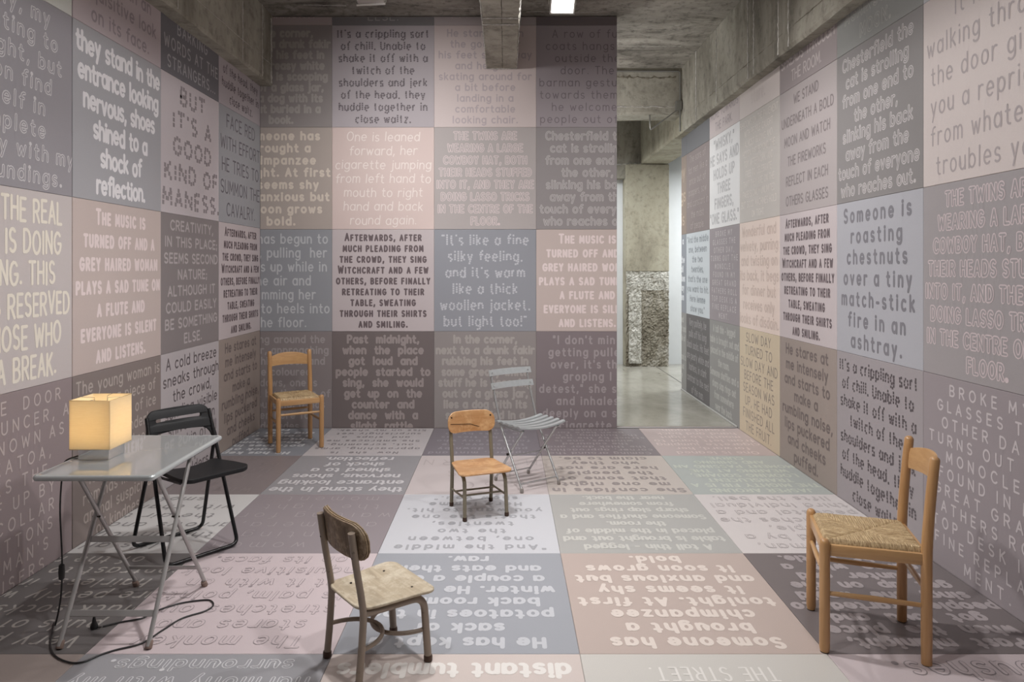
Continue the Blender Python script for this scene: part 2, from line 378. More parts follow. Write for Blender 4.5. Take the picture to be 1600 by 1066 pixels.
def T(bg, fg, text, **kw): return (bg, fg, text.split('/'), kw)
TX = {
 # --- back wall and shared panels
 'immoral': T('a29494', 'c0b2b0', 'AND IT HAPPENED/IN HARMONY.', pitch=.12, capabs=.07, last=.075, w=.15),
 'else': T('767375', 'a09a9a', 'CREATIVITY,/IN THIS PLACE;/SEEMS SECOND/NATURE;/ALTHOUGH IT/COULD EASILY/BE SOMETHING/ELSE.', w=.13, cap=.56),
 'creativity': T('7d7575', 'aca2a4', 'CREATIVITY,/IN THIS PLACE;/SEEMS SECOND/NATURE;/ALTHOUGH IT/COULD EASILY/BE SOMETHING/ELSE.', w=.18, cap=.56),
 'atlast': T('a29898', 'b5aaa8', 'A LITTLE/MORE WINE,/A LITTLE/LESS TALK/AT LAST', w=.15, capabs=.07, pitch=.12, last=.075),
 'blankdark': T('6b6264', '7a7072', ' ', w=.1),
 'corner': T('87807e', '9f9894', 'In the corner,/next to a drunk fakir/rubbing his feet in/some greasy white/stuff he is scooping/out of a glass jar,/lies a dog with its/snout buried in a/book.', w=.26, W=.95, cap=.66, gap=.26),
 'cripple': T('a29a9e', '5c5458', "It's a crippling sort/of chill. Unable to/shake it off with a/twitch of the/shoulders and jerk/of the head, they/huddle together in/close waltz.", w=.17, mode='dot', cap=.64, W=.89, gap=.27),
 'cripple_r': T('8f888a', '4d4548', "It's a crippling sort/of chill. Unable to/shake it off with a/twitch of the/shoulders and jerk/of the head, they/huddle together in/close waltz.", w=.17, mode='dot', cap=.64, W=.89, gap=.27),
 'hestands': T('bdafac', 'a3979a', 'He stands up in/the goo under/his feet slips away/and he goes/skating around for/a bit before/landing in a/comfortable/looking chair.', w=.17, cap=.62, W=.9, gap=.26),
 'row': T('938a8e', '70676c', 'A row of fur/coats hangs in/outside the/door. The/barman gestures/towards them as/he welcomes/people out of it.', w=.10, cap=.62, W=.93, gap=.3),
 'someone': T('a0948c', 'c9bdae', 'Someone has/brought a/chimpanzee/tonight. At first/it seems shy/and anxious but/it soon grows/bold.', w=.24, cap=.62, W=.95, gap=.34),
 'someone_f': T('b3a198', 'd9cdc3', 'Someone has/brought a/chimpanzee/tonight. At first/it seems shy/and anxious but/it soon grows/bold.', w=.24, cap=.62, W=.9, gap=.36),
 'leaned': T('c2aea8', 'dcccc6', 'One is leaned/forward, her/cigarette jumping/from left hand to/mouth to right/hand and back/round again.', w=.10, cap=.62, W=.93, slant=.08, gap=.2, rough=.08),
 'leaned_f': T('b09f9d', 'd3c2be', 'One is leaned/forward, her/cigarette jumping/from left hand to/mouth to right/hand and back/round again.', w=.11, cap=.62, W=.9, gap=.25),
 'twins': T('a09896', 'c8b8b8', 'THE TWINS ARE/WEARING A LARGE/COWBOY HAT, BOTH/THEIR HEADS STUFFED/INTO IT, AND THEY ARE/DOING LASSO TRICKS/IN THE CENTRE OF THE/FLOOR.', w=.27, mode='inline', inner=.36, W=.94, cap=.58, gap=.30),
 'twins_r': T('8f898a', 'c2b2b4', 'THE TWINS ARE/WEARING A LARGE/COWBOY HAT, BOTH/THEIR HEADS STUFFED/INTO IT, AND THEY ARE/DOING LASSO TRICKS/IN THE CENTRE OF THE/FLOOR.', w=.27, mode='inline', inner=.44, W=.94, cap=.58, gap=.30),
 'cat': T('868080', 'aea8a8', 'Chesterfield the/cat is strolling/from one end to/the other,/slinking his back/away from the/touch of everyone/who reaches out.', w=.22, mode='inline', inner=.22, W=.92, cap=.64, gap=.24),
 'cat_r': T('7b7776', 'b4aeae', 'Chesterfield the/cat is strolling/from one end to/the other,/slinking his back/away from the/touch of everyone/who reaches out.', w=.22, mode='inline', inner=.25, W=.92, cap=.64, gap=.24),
 'heels': T('85878c', 'b0b2b5', 'She has begun to/twirl, pulling  her/knees up while in/the air and/slamming her/stiletto heels into/the floor.', w=.13, cap=.66, W=.94, gap=.26),
 'after': T('b0a5a6', '57494d', 'Afterwards, after/much pleading from/the crowd, they sing/Witchcraft and a few/others, before finally/retreating to their/table, sweating/through their shirts/and smiling.', w=.20, case='small', cap=.64, W=.91, gap=.34),
 'silky': T('86888f', 'b6b6bc', '"It\'s like a fine/silky feeling,/and it\'s warm/like a thick/woollen jacket,/but light too!"', w=.15, mode='dot', cap=.62, W=.87, gap=.26),
 'music': T('b3a39d', 'd6c6c4', 'The music is/turned off and a/grey haired woman/plays a sad tune on/a flute and/everyone is silent/and listens.', w=.20, case='small', cap=.60, W=.93, gap=.30),
 'coming': T('7d7474', '989090', 'Coming around the/corner, approaching/the thick door and/the coloured/windows, one is/struck by the age of/the building, it has/been here for/decades.', w=.18, cap=.64, W=.95, gap=.26),
 'coming_f': T('7d7377', 'a59c9d', 'Coming around the/corner, approaching/the thick door and/the coloured/windows, one is/struck by the age of/the building, it has/been here for/decades.', w=.14, cap=.60, W=.95, gap=.3),
 'midnight': T('6b6160', '968b89', 'Past  midnight,/when  the  place/got  loud  and/people  started  to/sing,  she  would/get  up  on  the/counter  and/dance  with  a/slight  rattle.', w=.26, cap=.66, W=.91, gap=.26),
 'midnight_f': T('6f6666', 'a59a9c', 'Past  midnight,/when  the  place/got  loud  and/people  started  to/sing,  she  would/get  up  on  the/counter  and/dance  with  a/slight  rattle.', w=.26, cap=.66, W=.94, gap=.26),
 'groping': T('7a6f72', '9a9193', '"I don\'t mind/getting pulled/over, it\'s the/groping I/detest," she says/and inhales/deeply on a slim/cigarette.', w=.18, cap=.62, W=.93, gap=.36),
 # --- left wall
 'slowly': T('8a868b', 'c4c0c2', 'Slowly, my/adjusting to/the light, but/I soon find/myself in/complete/harmony with my/surroundings.', w=.20, mode='inline', inner=.38, cap=.62, W=1.0, gap=.34, slant=.05),
 'break': T('b3aaa8', 'd8d0bf', 'WHERE THE REAL/WORLD IS DOING/NOTHING. THIS/PLACE IS RESERVED/FOR THOSE WHO/NEED A BREAK.', w=.13, cap=.70, W=.94, gap=.22, rough=.1),
 'bouncer': T('87797a', 'b3a6a4', 'AT THE  DOOR/THE BOUNCER, A/MAN KNOWN AS/KRAKATOA,/PICKS THE/CHIEF UP BY/THE COLLAR/UNBUTTONS/THE MAN\'S/TROUSERS.', w=.12, cap=.62, W=.93, gap=.5),
 'sage': T('b8b8b2', 'aab0aa', ' ', w=.1),
 'face': T('a99c9f', '857a7f', 'The monkey/stares and/stretches out/its palm, points/at it with an/inquisitive look/on its face.', w=.15, cap=.60, W=.86, gap=.24),
 'stand': T('97969a', 'd8d5d6', 'they stand in the/entrance looking/nervous, shoes/shined to a/shock of/reflection.', w=.19, cap=.66, W=.93, gap=.18, rough=.1),
 'stand_f': T('8f8d90', 'cdcacb', 'they stand in the/entrance looking/nervous, shoes/shined to a/shock of/reflection.', w=.17, cap=.60, W=.93, gap=.22, rough=.06),
 'young': T('7c706c', 'a99d96', 'The young woman is/kissing a piece of/ice, a glass of ice/and so tenderly/that she almost/looks hurt, she/reminds me of an/animal suspicious/of kindness.', w=.13, cap=.66, W=.93, gap=.25),
 'strangers': T('67656a', 'a29fa2', 'WHOEVER IS/THAT LOUD/SINGING AND/GARGLING,/BARKING/WORDS AT THE/STRANGERS...', w=.13, cap=.60, W=.90, gap=.32),
 'but': T('b2a9ac', '7d7377', "BUT/IT'S A/GOOD/KIND OF/MANESS.", w=.22, mode='dot', cap=.62, W=.94, gap=.28),
 'cold': T('a69fa1', '5a5254', 'A cold breeze/sneaks through/the crowd,/sending visible/shivers down/the skin of all/the exposed/shoulders.', w=.14, cap=.66, W=.93, gap=.22),
 'redface': T('8f9094', '605c62', 'FACE RED/WITH EFFORT/HE TRIES TO/SUMMON THE/CAVALRY.', w=.11, cap=.56, W=.92, gap=.2),
 'stares': T('8d8078', '665a57', 'He stares at/me intensely/and starts to/make a/rumbling noise,/lips puckered/and cheeks/puffed.', w=.19, cap=.64, W=.86, gap=.24),
 # --- right wall
 'like': T('b9aeaa', '958b8c', 'It is like/walking through/the door gives/you a reprieve/from whatever/troubles you.', w=.10, cap=.60, W=.92, gap=.3),
 'blue': T('a9adb0', '8f9396', ' ', w=.1),
 'broke': T('898083', 'b8b0b2', 'BROKE MY/GLASSES THE/OTHER DAY,/TURNS OUT THE/MONOCLE I/FOUND IN MY/GREAT GRAND/FATHERS ROLL/TOP DESK IS A/FINE REPLACE/MENT.', w=.15, cap=.60, W=.88, gap=.56),
 'moon': T('80817e', '9d9c98', 'THE FOX/HOWLS LOUD/AGAINST THE/MOON.', w=.26, mode='inline', inner=.4, cap=.54, W=.74, gap=.3, pitch=.14, last=.05),
 'ashtray': T('9b9ba1', '6d6a70', 'Someone is/roasting/chestnuts/over a tiny/match-stick/fire in an/ashtray.', w=.20, cap=.62, W=.83, gap=.46),
 'spreads': T('8c8282', 'b5aba9', 'AS MUSIC/SPREADS THROUGH/THE ROOM.', w=.13, cap=.6, W=.92, gap=.16, pitch=.135, last=.055),
 'fireworks': T('9c9392', '736a6b', 'WE STAND/UNDERNEATH A BOLD/MOON AND WATCH/THE FIREWORKS/REFLECT IN EACH/OTHERS GLASSES', w=.15, cap=.44, W=.90, gap=.22),
 'stare': T('bfb5b1', 'aca29f', 'and they/stare.', mode='inline', w=.12, inner=.6, cap=.6, W=.5, gap=.4, pitch=.2, last=.09),
 'pavement': T('ada7a1', 'c8c1ba', 'SHADOWS ON THE PAVEMENT/WITH PEOPLE CAUGHT/ALMOST GLIDING AND/HIDDEN FAR BEYOND THE/TOY AFTERWORK, AND/FREE TO CELEBRATE/THAT THEY ARE ON THE/PAGE SLOWLY UNLIMITED/BUT GOOD MACHINES HOLD/ON TIGHT.', w=.11, cap=.60, W=.93, gap=.2),
 'wonder': T('cbb9ae', 'ae9a90', 'Wonderful and/velvety, purring/and twisting on/its back, it begs/for dinner but/receives only/looks of disdain.', w=.14, mode='inline', inner=.4, cap=.64, W=.94, gap=.24),
 'slow': T('b9a98e', '8b7f74', 'SLOW DAY/TURNED TO/SLOW DAY AND/BEFORE THE/SEASON WAS/UP, HE HAD/FINISHED ALL/THE FRUIT.', w=.13, cap=.66, W=.90, gap=.24),
 'park': T('b5a9a8', '918689', 'A BIT/MORE TOWARDS/THE PARK.', w=.13, cap=.6, W=.9, gap=.22, pitch=.135, last=.055),
 'whisky': T('cbcaca', '8d8b8e', '"WHISKY,"/HE SAYS AND/HOLDS UP/THREE/FINGERS,/"ONE GLASS."', w=.17, mode='inline', inner=.3, cap=.62, W=.93, gap=.26),
 'tall': T('83817e', 'a6a4a0', 'A tall thin - legged/table is brought out and/placed in the middle of/the room./Someone shuffles and a/sharp slap rings out/from somewhere/near the back.', w=.18, cap=.60, W=.95, gap=.22),
 'tall_f': T('a4a39f', 'c2c1ba', 'A tall thin - legged/table is brought out and/placed in the middle of/the room./Someone shuffles and a/sharp slap rings out/from somewhere/near the back.', w=.19, cap=.58, W=.92, gap=.24),
 'slate': T('67676a', '7c7c80', ' ', w=.1),
 'sons': T('7d706e', 'a0928f', 'The sons of/fat men like a/price out of/poppers, sow/and constant in/the midst/of people.', w=.10, cap=.60, W=.90, gap=.2),
 'middle': T('b3b9bd', '7d848a', '"And the middle/one, between/the two/twenties,/that\'s the one/you want to hit./Here lemme/show you."', w=.18, cap=.60, W=.92, gap=.26),
 'middle_f': T('bfc0c5', '97989e', '"And the middle/one, between/the two/twenties,/that\'s the one/you want to hit./Here lemme/show you."', w=.20, cap=.52, W=.86, gap=.4),
 'polite': T('5f5b5b', '94908f', 'Very politely, he/pulls off his long/black socks. His feet/are pearly white and/hairless, in stark/contrast to the rest/of the man.', w=.13, cap=.62, W=.93, gap=.22, slant=.1),
 'polite_f': T('6d6968', 'bab5ae', 'Very politely, he/pulls off his long/black socks. His feet/are pearly white and/hairless, in stark/contrast to the rest/of the man.', w=.11, cap=.64, W=1.25, gap=.3, slant=.12, cx=.58),
 'rust': T('857468', 'b09a84', 'so many/evenings/like this', w=.14, cap=.5, W=.9),
 # --- floor
 'kept': T('83868d', 'cfd0d3', 'He has kept a/sack of/potatoes in the/back room all/winter. He takes/a couple a day/and eats them/raw.', w=.24, cap=.60, W=.86, gap=.3),
 'kept_f': T('95989f', 'c0c2c6', 'He has kept a/sack of/potatoes in the/back room all/winter. He takes/a couple a day/and eats them/raw.', w=.24, cap=.60, W=.86, gap=.3),
 'now': T('b5afb0', '7f797c', 'Now  she  is/approaching, arms/out, screaming./She embraces me/and  slaps  a/surprisingly wet/kiss on my cheek.', w=.17, cap=.46, W=.9, gap=.4),
 'slippers': T('7a737a', '98929a', 'Slippers, mint and/pulling down by/the sleeve, we/follow a boy who/sells his ties as/he walks by up/to the bar.', w=.15, cap=.52, W=.9, gap=.4),
 'small': T('817676', '968a89', 'When I was/small/I knew my/life would/be a quiet/one.', w=.10, mode='inline', inner=.5, cap=.58, W=.8, gap=.5),
 'finally': T('bdb2b1', 'aca09f', 'SO/IT IS/MY TURN', w=.06, cap=.5, W=.9, gap=.6, mode='plain'),
 'confides': T('b8aea6', '8b8280', 'She confides in/me one night/that some of/the people/here are not/who they/claim to be.', w=.22, cap=.58, W=.92, gap=.34),
 'jasper': T('a3a9a5', 'bdc3b4', 'JASPER AROUND/THE MIGHTY FIR IS A/TRANSLUCENT/LOOKING SQUARE,/WEARING AT THE/MOMENT PASSING AN/AND SHINING/CURVE.', w=.18, cap=.60, W=.93, gap=.24),
 'anticip': T('c3c1bf', '7d7b7b', "It's all in/the anticipation/arrows and darts/the air thick/with chalk and/smoke.", w=.13, cap=.50, W=1.15, gap=.3, slant=.18, cx=.55),
 'woman': T('8d8387', 'aba1a4', 'The woman/pointing/a camera,/waiting for/the right/moment.', w=.045, cap=.60, W=.94, gap=.45),
 'lifts': T('c6bfbd', '9b9292', 'A short man,/followed by a/couple,/approaches the/pedestal and a/third individual/lifts the bell.', w=.14, mode='inline', inner=.4, cap=.58, W=.92, gap=.3),
 'monkey': T('c3b3b5', '928689', 'The monkey/stares and/stretches out/its palm, points/at it with an/inquisitive look/on its face.', w=.17, mode='inline', inner=.62, cap=.62, W=.93, gap=.3, slant=.08),
 'tan': T('9f918a', 'a99c95', ' ', w=.1),
 'surround': T('949397', 'd3d2d4', 'Slowly, my/adjusting to/the light, but/I soon find/myself in/complete/harmony with my/surroundings.', w=.20, mode='inline', inner=.5, cap=.6, W=.9, gap=.3),
 'bourbon': T('c6b8b1', 'e0dcd6', 'Glass on the bar/a neat line of/them, she pours/bourbon out of/distant tumblers', w=.22, cap=.46, W=.9, gap=.26),
 'madness': T('c0bcb5', 'dcd8d2', 'A SLOW PARADE/OF SPINNING/SEDATED MADNESS INTO/THE STREET.', w=.09, cap=.36, W=.95, gap=.3),
 'bushes': T('c0b2b4', '82797c', 'A dog comes/barking and/goofing out/of all the/bushes.', w=.17, mode='inline', inner=.62, cap=.6, W=.94, gap=.3),
}
def fmat(hexc, gloss):
    nm = ('vinyl_' if gloss else 'paper_')+hexc
    return mat_plain(nm, hexlin(hexc, ALB*(.86 if gloss else 1)), rough=0.42 if gloss else 0.62, noise=0.035, nscale=260, bump=0.12, spec=0.45 if gloss else 0.3)
TONE = lambda h: ('dark' if int(h[:2], 16) < 0x86 else 'pale' if int(h[:2], 16) > 0xac else 'mid')
def panel(parent, key, O, U, V, Nn, clip=(0, 1, 0, 1), gloss=False):
    bg, fg, lines, kw = TX[key]
    fg = ''.join('%02x' % round(int(bg[i:i+2], 16)*.14+int(fg[i:i+2], 16)*.86) for i in (0, 2, 4))
    O, U, V, Nn = Vector(O), Vector(U), Vector(V), Vector(Nn)
    u0, u1, v0, v1 = clip; g = .0009; e = .0016
    P = lambda u, v, h: O+U*u+V*v+Nn*h
    bm = bmesh.new()
    outer = [P(u0+g, v0+g, -e), P(u1-g, v0+g, -e), P(u1-g, v1-g, -e), P(u0+g, v1-g, -e)]
    inner = [P(u0+g+e, v0+g+e, 0), P(u1-g-e, v0+g+e, 0), P(u1-g-e, v1-g-e, 0), P(u0+g+e, v1-g-e, 0)]
    back = [P(u0+g, v0+g, -.006), P(u1-g, v0+g, -.006), P(u1-g, v1-g, -.006), P(u0+g, v1-g, -.006)]
    a = [bm.verts.new(p) for p in back]; b = [bm.verts.new(p) for p in outer]; c = [bm.verts.new(p) for p in inner]
    bm.faces.new(list(reversed(a))); bm.faces.new(c)
    for i in range(4):
        j = (i+1) % 4
        bm.faces.new((a[i], a[j], b[j], b[i])); bm.faces.new((b[i], b[j], c[j], c[i]))
    po = obj('panel', bm, fmat(bg, gloss), parent)
    polys = text_polys(lines, (u0+.003, u1-.003, v0+.003, v1-.003), **kw)
    if polys:
        vs = []; fs = []; mi = []
        for p, z, m in polys:
            k = len(vs); vs += [tuple(P(u, v, z)) for u, v in p]; fs.append(tuple(range(k, k+len(p)))); mi.append(m)
        me = bpy.data.meshes.new('lettering'); me.from_pydata(vs, [], fs)
        if len(set(mi)) > 1 or 1 in mi: me.polygons.foreach_set('material_index', mi)
        lo = obj('lettering', me, [fmat(fg, gloss), fmat(bg, gloss)] if 1 in mi else [fmat(fg, gloss)], po)
        first = ' '.join(w for w in lines if w.strip())[:40].rsplit(' ', 1)[0].strip('",; ').replace('"', '')
        po['label'] = f'{TONE(bg)} printed panel lettered {first.replace("  ", " ")}'
    return po
# ---------------------------------------------------------------- materials
conc_beam = mat_concrete('concrete_beam', (.35, .33, .275, 1), (.18, .165, .135, 1), (.50, .48, .41, 1), 1.0, .4, .6)
conc_ceil = mat_concrete('concrete_ceiling', (.29, .27, .235, 1), (.095, .085, .072, 1), (.46, .43, .38, 1), 1.2, .6, .9, (.6, 1.3, 1))
conc_col = mat_concrete('concrete_column', (.36, .33, .25, 1), (.25, .225, .17, 1), (.44, .415, .33, 1), 1.2, .35, .6, (1, 1, .4))
conc_rough = mat_concrete('rough_plaster', (.27, .245, .19, 1), (.11, .09, .065, 1), (.48, .455, .40, 1), 3.2, .5, 1.0, (1, 1, .45))
lime = mat_plain('lime_ridge', (.55, .53, .49, 1), rough=.9, noise=.3, nscale=30)
slab_m = mat_plain('wall_board', hexlin('a59b9b', 1.2), rough=.7)
white_m = mat_plain('white_paint', (.74, .76, .77, 1), rough=.6, noise=.02, nscale=8)
pol = mat_concrete('polished_concrete', (.34, .325, .275, 1), (.235, .222, .18, 1), (.43, .415, .36, 1), .9, .12, .02, (1, .5, 1), rough=.16)
pol.node_tree.nodes['Principled BSDF'].inputs['Specular IOR Level'].default_value = .6
seam = mat_plain('seam_metal', (.25, .25, .24, 1), rough=.4, metal=.6)
steel = mat_plain('conduit_steel', (.30, .30, .28, 1), rough=.4, metal=.7)
XL, XR, YB, ZT = -2.405, 2.275, 6.834, 4.04
YR = 9.02     # far end of the right wall

def struct(name, bm, m, parent=None):
    o = obj(name, bm, m, parent); o['kind'] = 'structure'; return o
# ---------------------------------------------------------------- floor
fl = struct('floor', newbox(-3.2, 5.4, -2.2, 12.0, -.16, -.006), slab_m)
cf = obj('concrete_floor', newbox(XL-.3, 5.2, YB+.09, 11.9, -.0055, -.001), pol, fl); cf['label'] = 'polished grey concrete floor of the passage'
bm = bmesh.new(); box(bm, 1.09, 2.25, YB-.012, YB+.012, -.005, .004, .001); obj('edge_strip', bm, seam, fl)
# hairline joint in the concrete
bm = bmesh.new(); sweep(bm, [(*ground(1023, 571.5), 0), (*ground(1067, 600), 0)], .006, 6, flat=.15); obj('floor_joint', bm, mat_plain('joint_dark', (.05, .045, .04, 1), .9), fl)
fcols = [-2.70, -1.70, -.70, .30, 1.30]
frows = {5.82: ['kept', 'now', 'slippers', 'coming_f', 'leaned_f'], 4.82: ['small', 'stand_f', 'finally', 'confides', 'jasper'],
         3.82: ['anticip', 'woman', 'middle_f', 'tall_f', 'lifts'], 2.82: ['polite_f', 'monkey', 'kept_f', 'someone_f', 'midnight_f'],
         1.82: ['tan', 'surround', 'bourbon', 'madness', 'bushes'], .82: ['stand_f', 'finally', 'jasper', 'coming_f', 'confides']}
for y0, row in frows.items():
    for x0, k in zip(fcols, row):
        # upside down to the camera: origin is the far right corner
        ua = max(0, x0+1-XR); ub = min(1, x0+1-XL); vb = 1.0; va = max(0.0, y0+1-YB)
        panel(fl, k, (x0+1, y0+1, 0), (-1, 0, 0), (0, -1, 0), (0, 0, 1), (ua, ub, va, 1), True)

# ---------------------------------------------------------------- walls
wb = struct('wall_back', newbox(XL-.02, 1.091, YB+.006, YB+.10, -.006, ZT-.006), slab_m)
rows_b = [(3.947, ['immoral', 'else', 'atlast', 'blankdark']), (2.947, ['corner', 'cripple', 'hestands', 'row']), (1.947, ['someone', 'leaned', 'twins', 'cat']),
          (.947, ['heels', 'after', 'silky', 'music']), (-.053, ['coming', 'midnight', 'corner', 'groping'])]
for z0, row in rows_b:
    for x0, k in zip([-2.70, -1.70, -.70, .30], row):
        panel(wb, k, (x0, YB, z0), (1, 0, 0), (0, 0, 1), (0, -1, 0), (max(0, XL-x0), min(1, 1.091-x0), max(0, -z0), min(1, ZT-.012-z0)))
wl = struct('wall_left', newbox(XL-.10, XL-.006, -2.1, YB, -.006, ZT), slab_m)
rows_l = {3.957: None, 2.957: ['like', 'sage', 'face', 'strangers', 'cripple'], 1.957: ['broke', 'slowly', 'stand', 'but', 'redface'],
          .957: ['twins', 'break', 'music', 'creativity', 'after'], -.043: ['cat', 'bouncer', 'young', 'cold', 'stares']}
gl = [1.87, 2.87, 3.875, 4.868, 5.85]
for z0, row in rows_l.items():
    if not row: continue
    for i, k in enumerate(row):
        y0 = gl[i]; y1 = gl[i+1] if i < 4 else YB; s = 1.0
        panel(wl, k, (XL, y0, z0), (0, 1, 0), (0, 0, 1), (1, 0, 0), (0, min(1, y1-y0), max(0, -z0), min(1, 3.40-z0)))
wr = struct('wall_right', newbox(XR+.006, XR+.10, -2.1, YR, -.006, ZT), slab_m)
gr = [1.80, 2.80, 3.80, 4.79, 5.79, 6.78, 7.78, 8.78]
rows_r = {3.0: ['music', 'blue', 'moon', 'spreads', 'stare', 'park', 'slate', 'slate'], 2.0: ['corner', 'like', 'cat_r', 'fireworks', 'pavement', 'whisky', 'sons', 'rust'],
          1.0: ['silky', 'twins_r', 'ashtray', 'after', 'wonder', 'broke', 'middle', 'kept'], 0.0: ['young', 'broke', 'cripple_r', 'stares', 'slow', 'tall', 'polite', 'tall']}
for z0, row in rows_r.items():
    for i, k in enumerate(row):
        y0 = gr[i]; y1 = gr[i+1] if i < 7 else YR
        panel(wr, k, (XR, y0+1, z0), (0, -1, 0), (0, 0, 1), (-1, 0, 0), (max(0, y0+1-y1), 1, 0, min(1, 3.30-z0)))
obj('end_cap', newbox(XR-.0, XR+.1, YR, YR+.006, 0, 3.24), slab_m, wr)
bm = bmesh.new(); box(bm, XR-.010, XR-.001, 6.84, YR, .0, .018, .002); bo = obj('baseboard_right', bm, mat_plain('pale_trim', (.45, .44, .42, 1), .6)); bo['kind'] = 'structure'
struct('wall_front', newbox(-3.2, 5.4, -2.3, -2.1, -.16, 4.2), slab_m)
# passage behind
wp = struct('wall_passage', newbox(-3.2, 5.4, 11.45, 11.6, -.006, ZT), white_m)
struct('wall_passage_left', newbox(-3.2, -2.9, YB+.1, 11.45, -.006, ZT), white_m)
struct('wall_passage_right', newbox(5.2, 5.4, -2.1, 11.45, -.006, ZT), white_m)

# ---------------------------------------------------------------- concrete above
ce = struct('ceiling', newbox(-3.2, 5.4, -2.3, 12.0, ZT, ZT+.2), conc_ceil)
def rough_strip(name, parent, p0, p1, w, h, mat, n=40, wob=.5, nrm=(0, 0, -1)):
    """thin irregular ridge of lime along a joint"""
    p0, p1, nrm = Vector(p0), Vector(p1), Vector(nrm); t = (p1-p0).normalized(); s = t.cross(nrm).normalized()
    bm = bmesh.new(); prev = None
    for i in range(n+1):
        c = p0.lerp(p1, i/n)+s*w*wob*(random.random()-.5)
        k = .25+random.random()*.9; hh = h*(.4+random.random()*.9)
        r = [bm.verts.new(c-s*w*k/2), bm.verts.new(c+nrm*hh), bm.verts.new(c+s*w*k/2)]
        if prev:
            bm.faces.new((prev[0], prev[1], r[1], r[0])); bm.faces.new((prev[1], prev[2], r[2], r[1]))
        prev = r
    bmesh.ops.recalc_face_normals(bm, faces=bm.faces)
    return obj(name, bm, mat, parent)
def beam_mesh(x0, x1, y0, y1, z0, z1, step=.12, amp=.006):
    """box whose lower edges are chipped and slightly wavy"""
    bm = bmesh.new(); n = max(2, int((y1-y0)/step)) if (y1-y0) > (x1-x0) else max(2, int((x1-x0)/step))
    along_y = (y1-y0) > (x1-x0); rings = []
    prof = lambda: [(0, 1), (0, .03/(z1-z0)), (.03, 0), (.97, 0), (1, .03/(z1-z0)), (1, 1)]
    for i in range(n+1):
        t = i/n; ring = []
        for a, c in prof():
            j = (random.random()-.5)*amp*2 if c < .5 else 0; k = (random.random()-.5)*amp*2 if c < .5 else 0
            if along_y: p = (x0+(x1-x0)*a+j, y0+(y1-y0)*t, z0+(z1-z0)*c+abs(k))
            else: p = (x0+(x1-x0)*t, y0+(y1-y0)*a+j, z0+(z1-z0)*c+abs(k))
            ring.append(bm.verts.new(p))
        rings.append(ring)
    for R, S in zip(rings, rings[1:]):
        for k in range(5): bm.faces.new((R[k], R[k+1], S[k+1], S[k]))
        bm.faces.new((R[5], R[0], S[0], S[5]))
    bm.faces.new(rings[0]); bm.faces.new(list(reversed(rings[-1])))
    bmesh.ops.recalc_face_normals(bm, faces=bm.faces)
    return bm
# left beam
bl = thing('concrete_beam', 'board-marked concrete beam running along the top of the left wall', 'beam', (0, 0, 0))
obj('beam_body', beam_mesh(XL-.09, -2.285, -2.0, YB-.002, 3.348, ZT-.001), conc_beam, bl)
for y in (6.06, 4.86, 3.5, 6.55): rough_strip('joint_ridge', bl, (-2.284, y, 3.37), (-2.284, y, ZT), .022, .007, lime, 24, .4, (1, 0, 0))
rough_strip('joint_ridge', bl, (-2.285, 6.80, 3.37), (-2.285, 6.80, 4.0), .03, .01, lime, 24, .5, (1, 0, 0))
rough_strip('joint_ridge', bl, (-2.284, 2.0, 3.55), (-2.284, 6.8, 3.55), .006, .003, lime, 90, .7, (1, 0, 0))
# right beam
br = thing('concrete_beam', 'deep concrete beam along the top of the right wall, ending at the passage', 'beam')
obj('beam_body', beam_mesh(2.17, XR+.33, -2.0, 8.57, 3.243, ZT-.001), conc_beam, br)
for y in (8.0-.05, 6.25, 6.1, 5.55, 5.35, 7.18): rough_strip('joint_ridge', br, (2.169, y, 3.262), (2.169, y, ZT), .022 if y != 6.25 else .03, .007, lime, 26, .5, (-1, 0, 0))
rough_strip('joint_ridge', br, (2.169, 4.0, 3.40), (2.169, 7.9, 3.40), .008, .004, conc_rough, 90, .8, (-1, 0, 0))
bb = obj('beam_body', beam_mesh(2.17, 2.62, 8.57, 11.3, 3.243, ZT-.001), conc_col, br); bb['label'] = 'paler stretch of beam over the passage'
# centre beam
bc = thing('concrete_beam', 'short-drop concrete beam hanging over the middle of the back wall', 'beam')
obj('beam_body', beam_mesh(-.188, .112, -2.0, YB-.001, 3.517, ZT-.001, .10, .004), conc_beam, bc)
for (x, y, wd) in ((0, 5.58, .02), (0, 5.44, .024)):
    rough_strip('joint_ridge', bc, (-.186, y, 3.515), (.11, y, 3.515), wd, .008, lime, 20, .4, (0, 0, -1))
rough_strip('joint_ridge', bc, (-.03, 4.2, 3.516), (-.03, 6.8, 3.516), .005, .003, mat_plain('seam_dark', (.08, .07, .055, 1), .9), 60, .8)  # dark seam along the underside of the beam
for x in (-.186, .110): rough_strip('joint_ridge', bc, (x, 4.5, 3.522), (x, 6.82, 3.522), .012, .007, lime, 60, .5)
rough_strip('joint_ridge', bc, (-.186, YB-.012, 3.520), (.11, YB-.012, 3.520), .014, .008, lime, 16, .5)
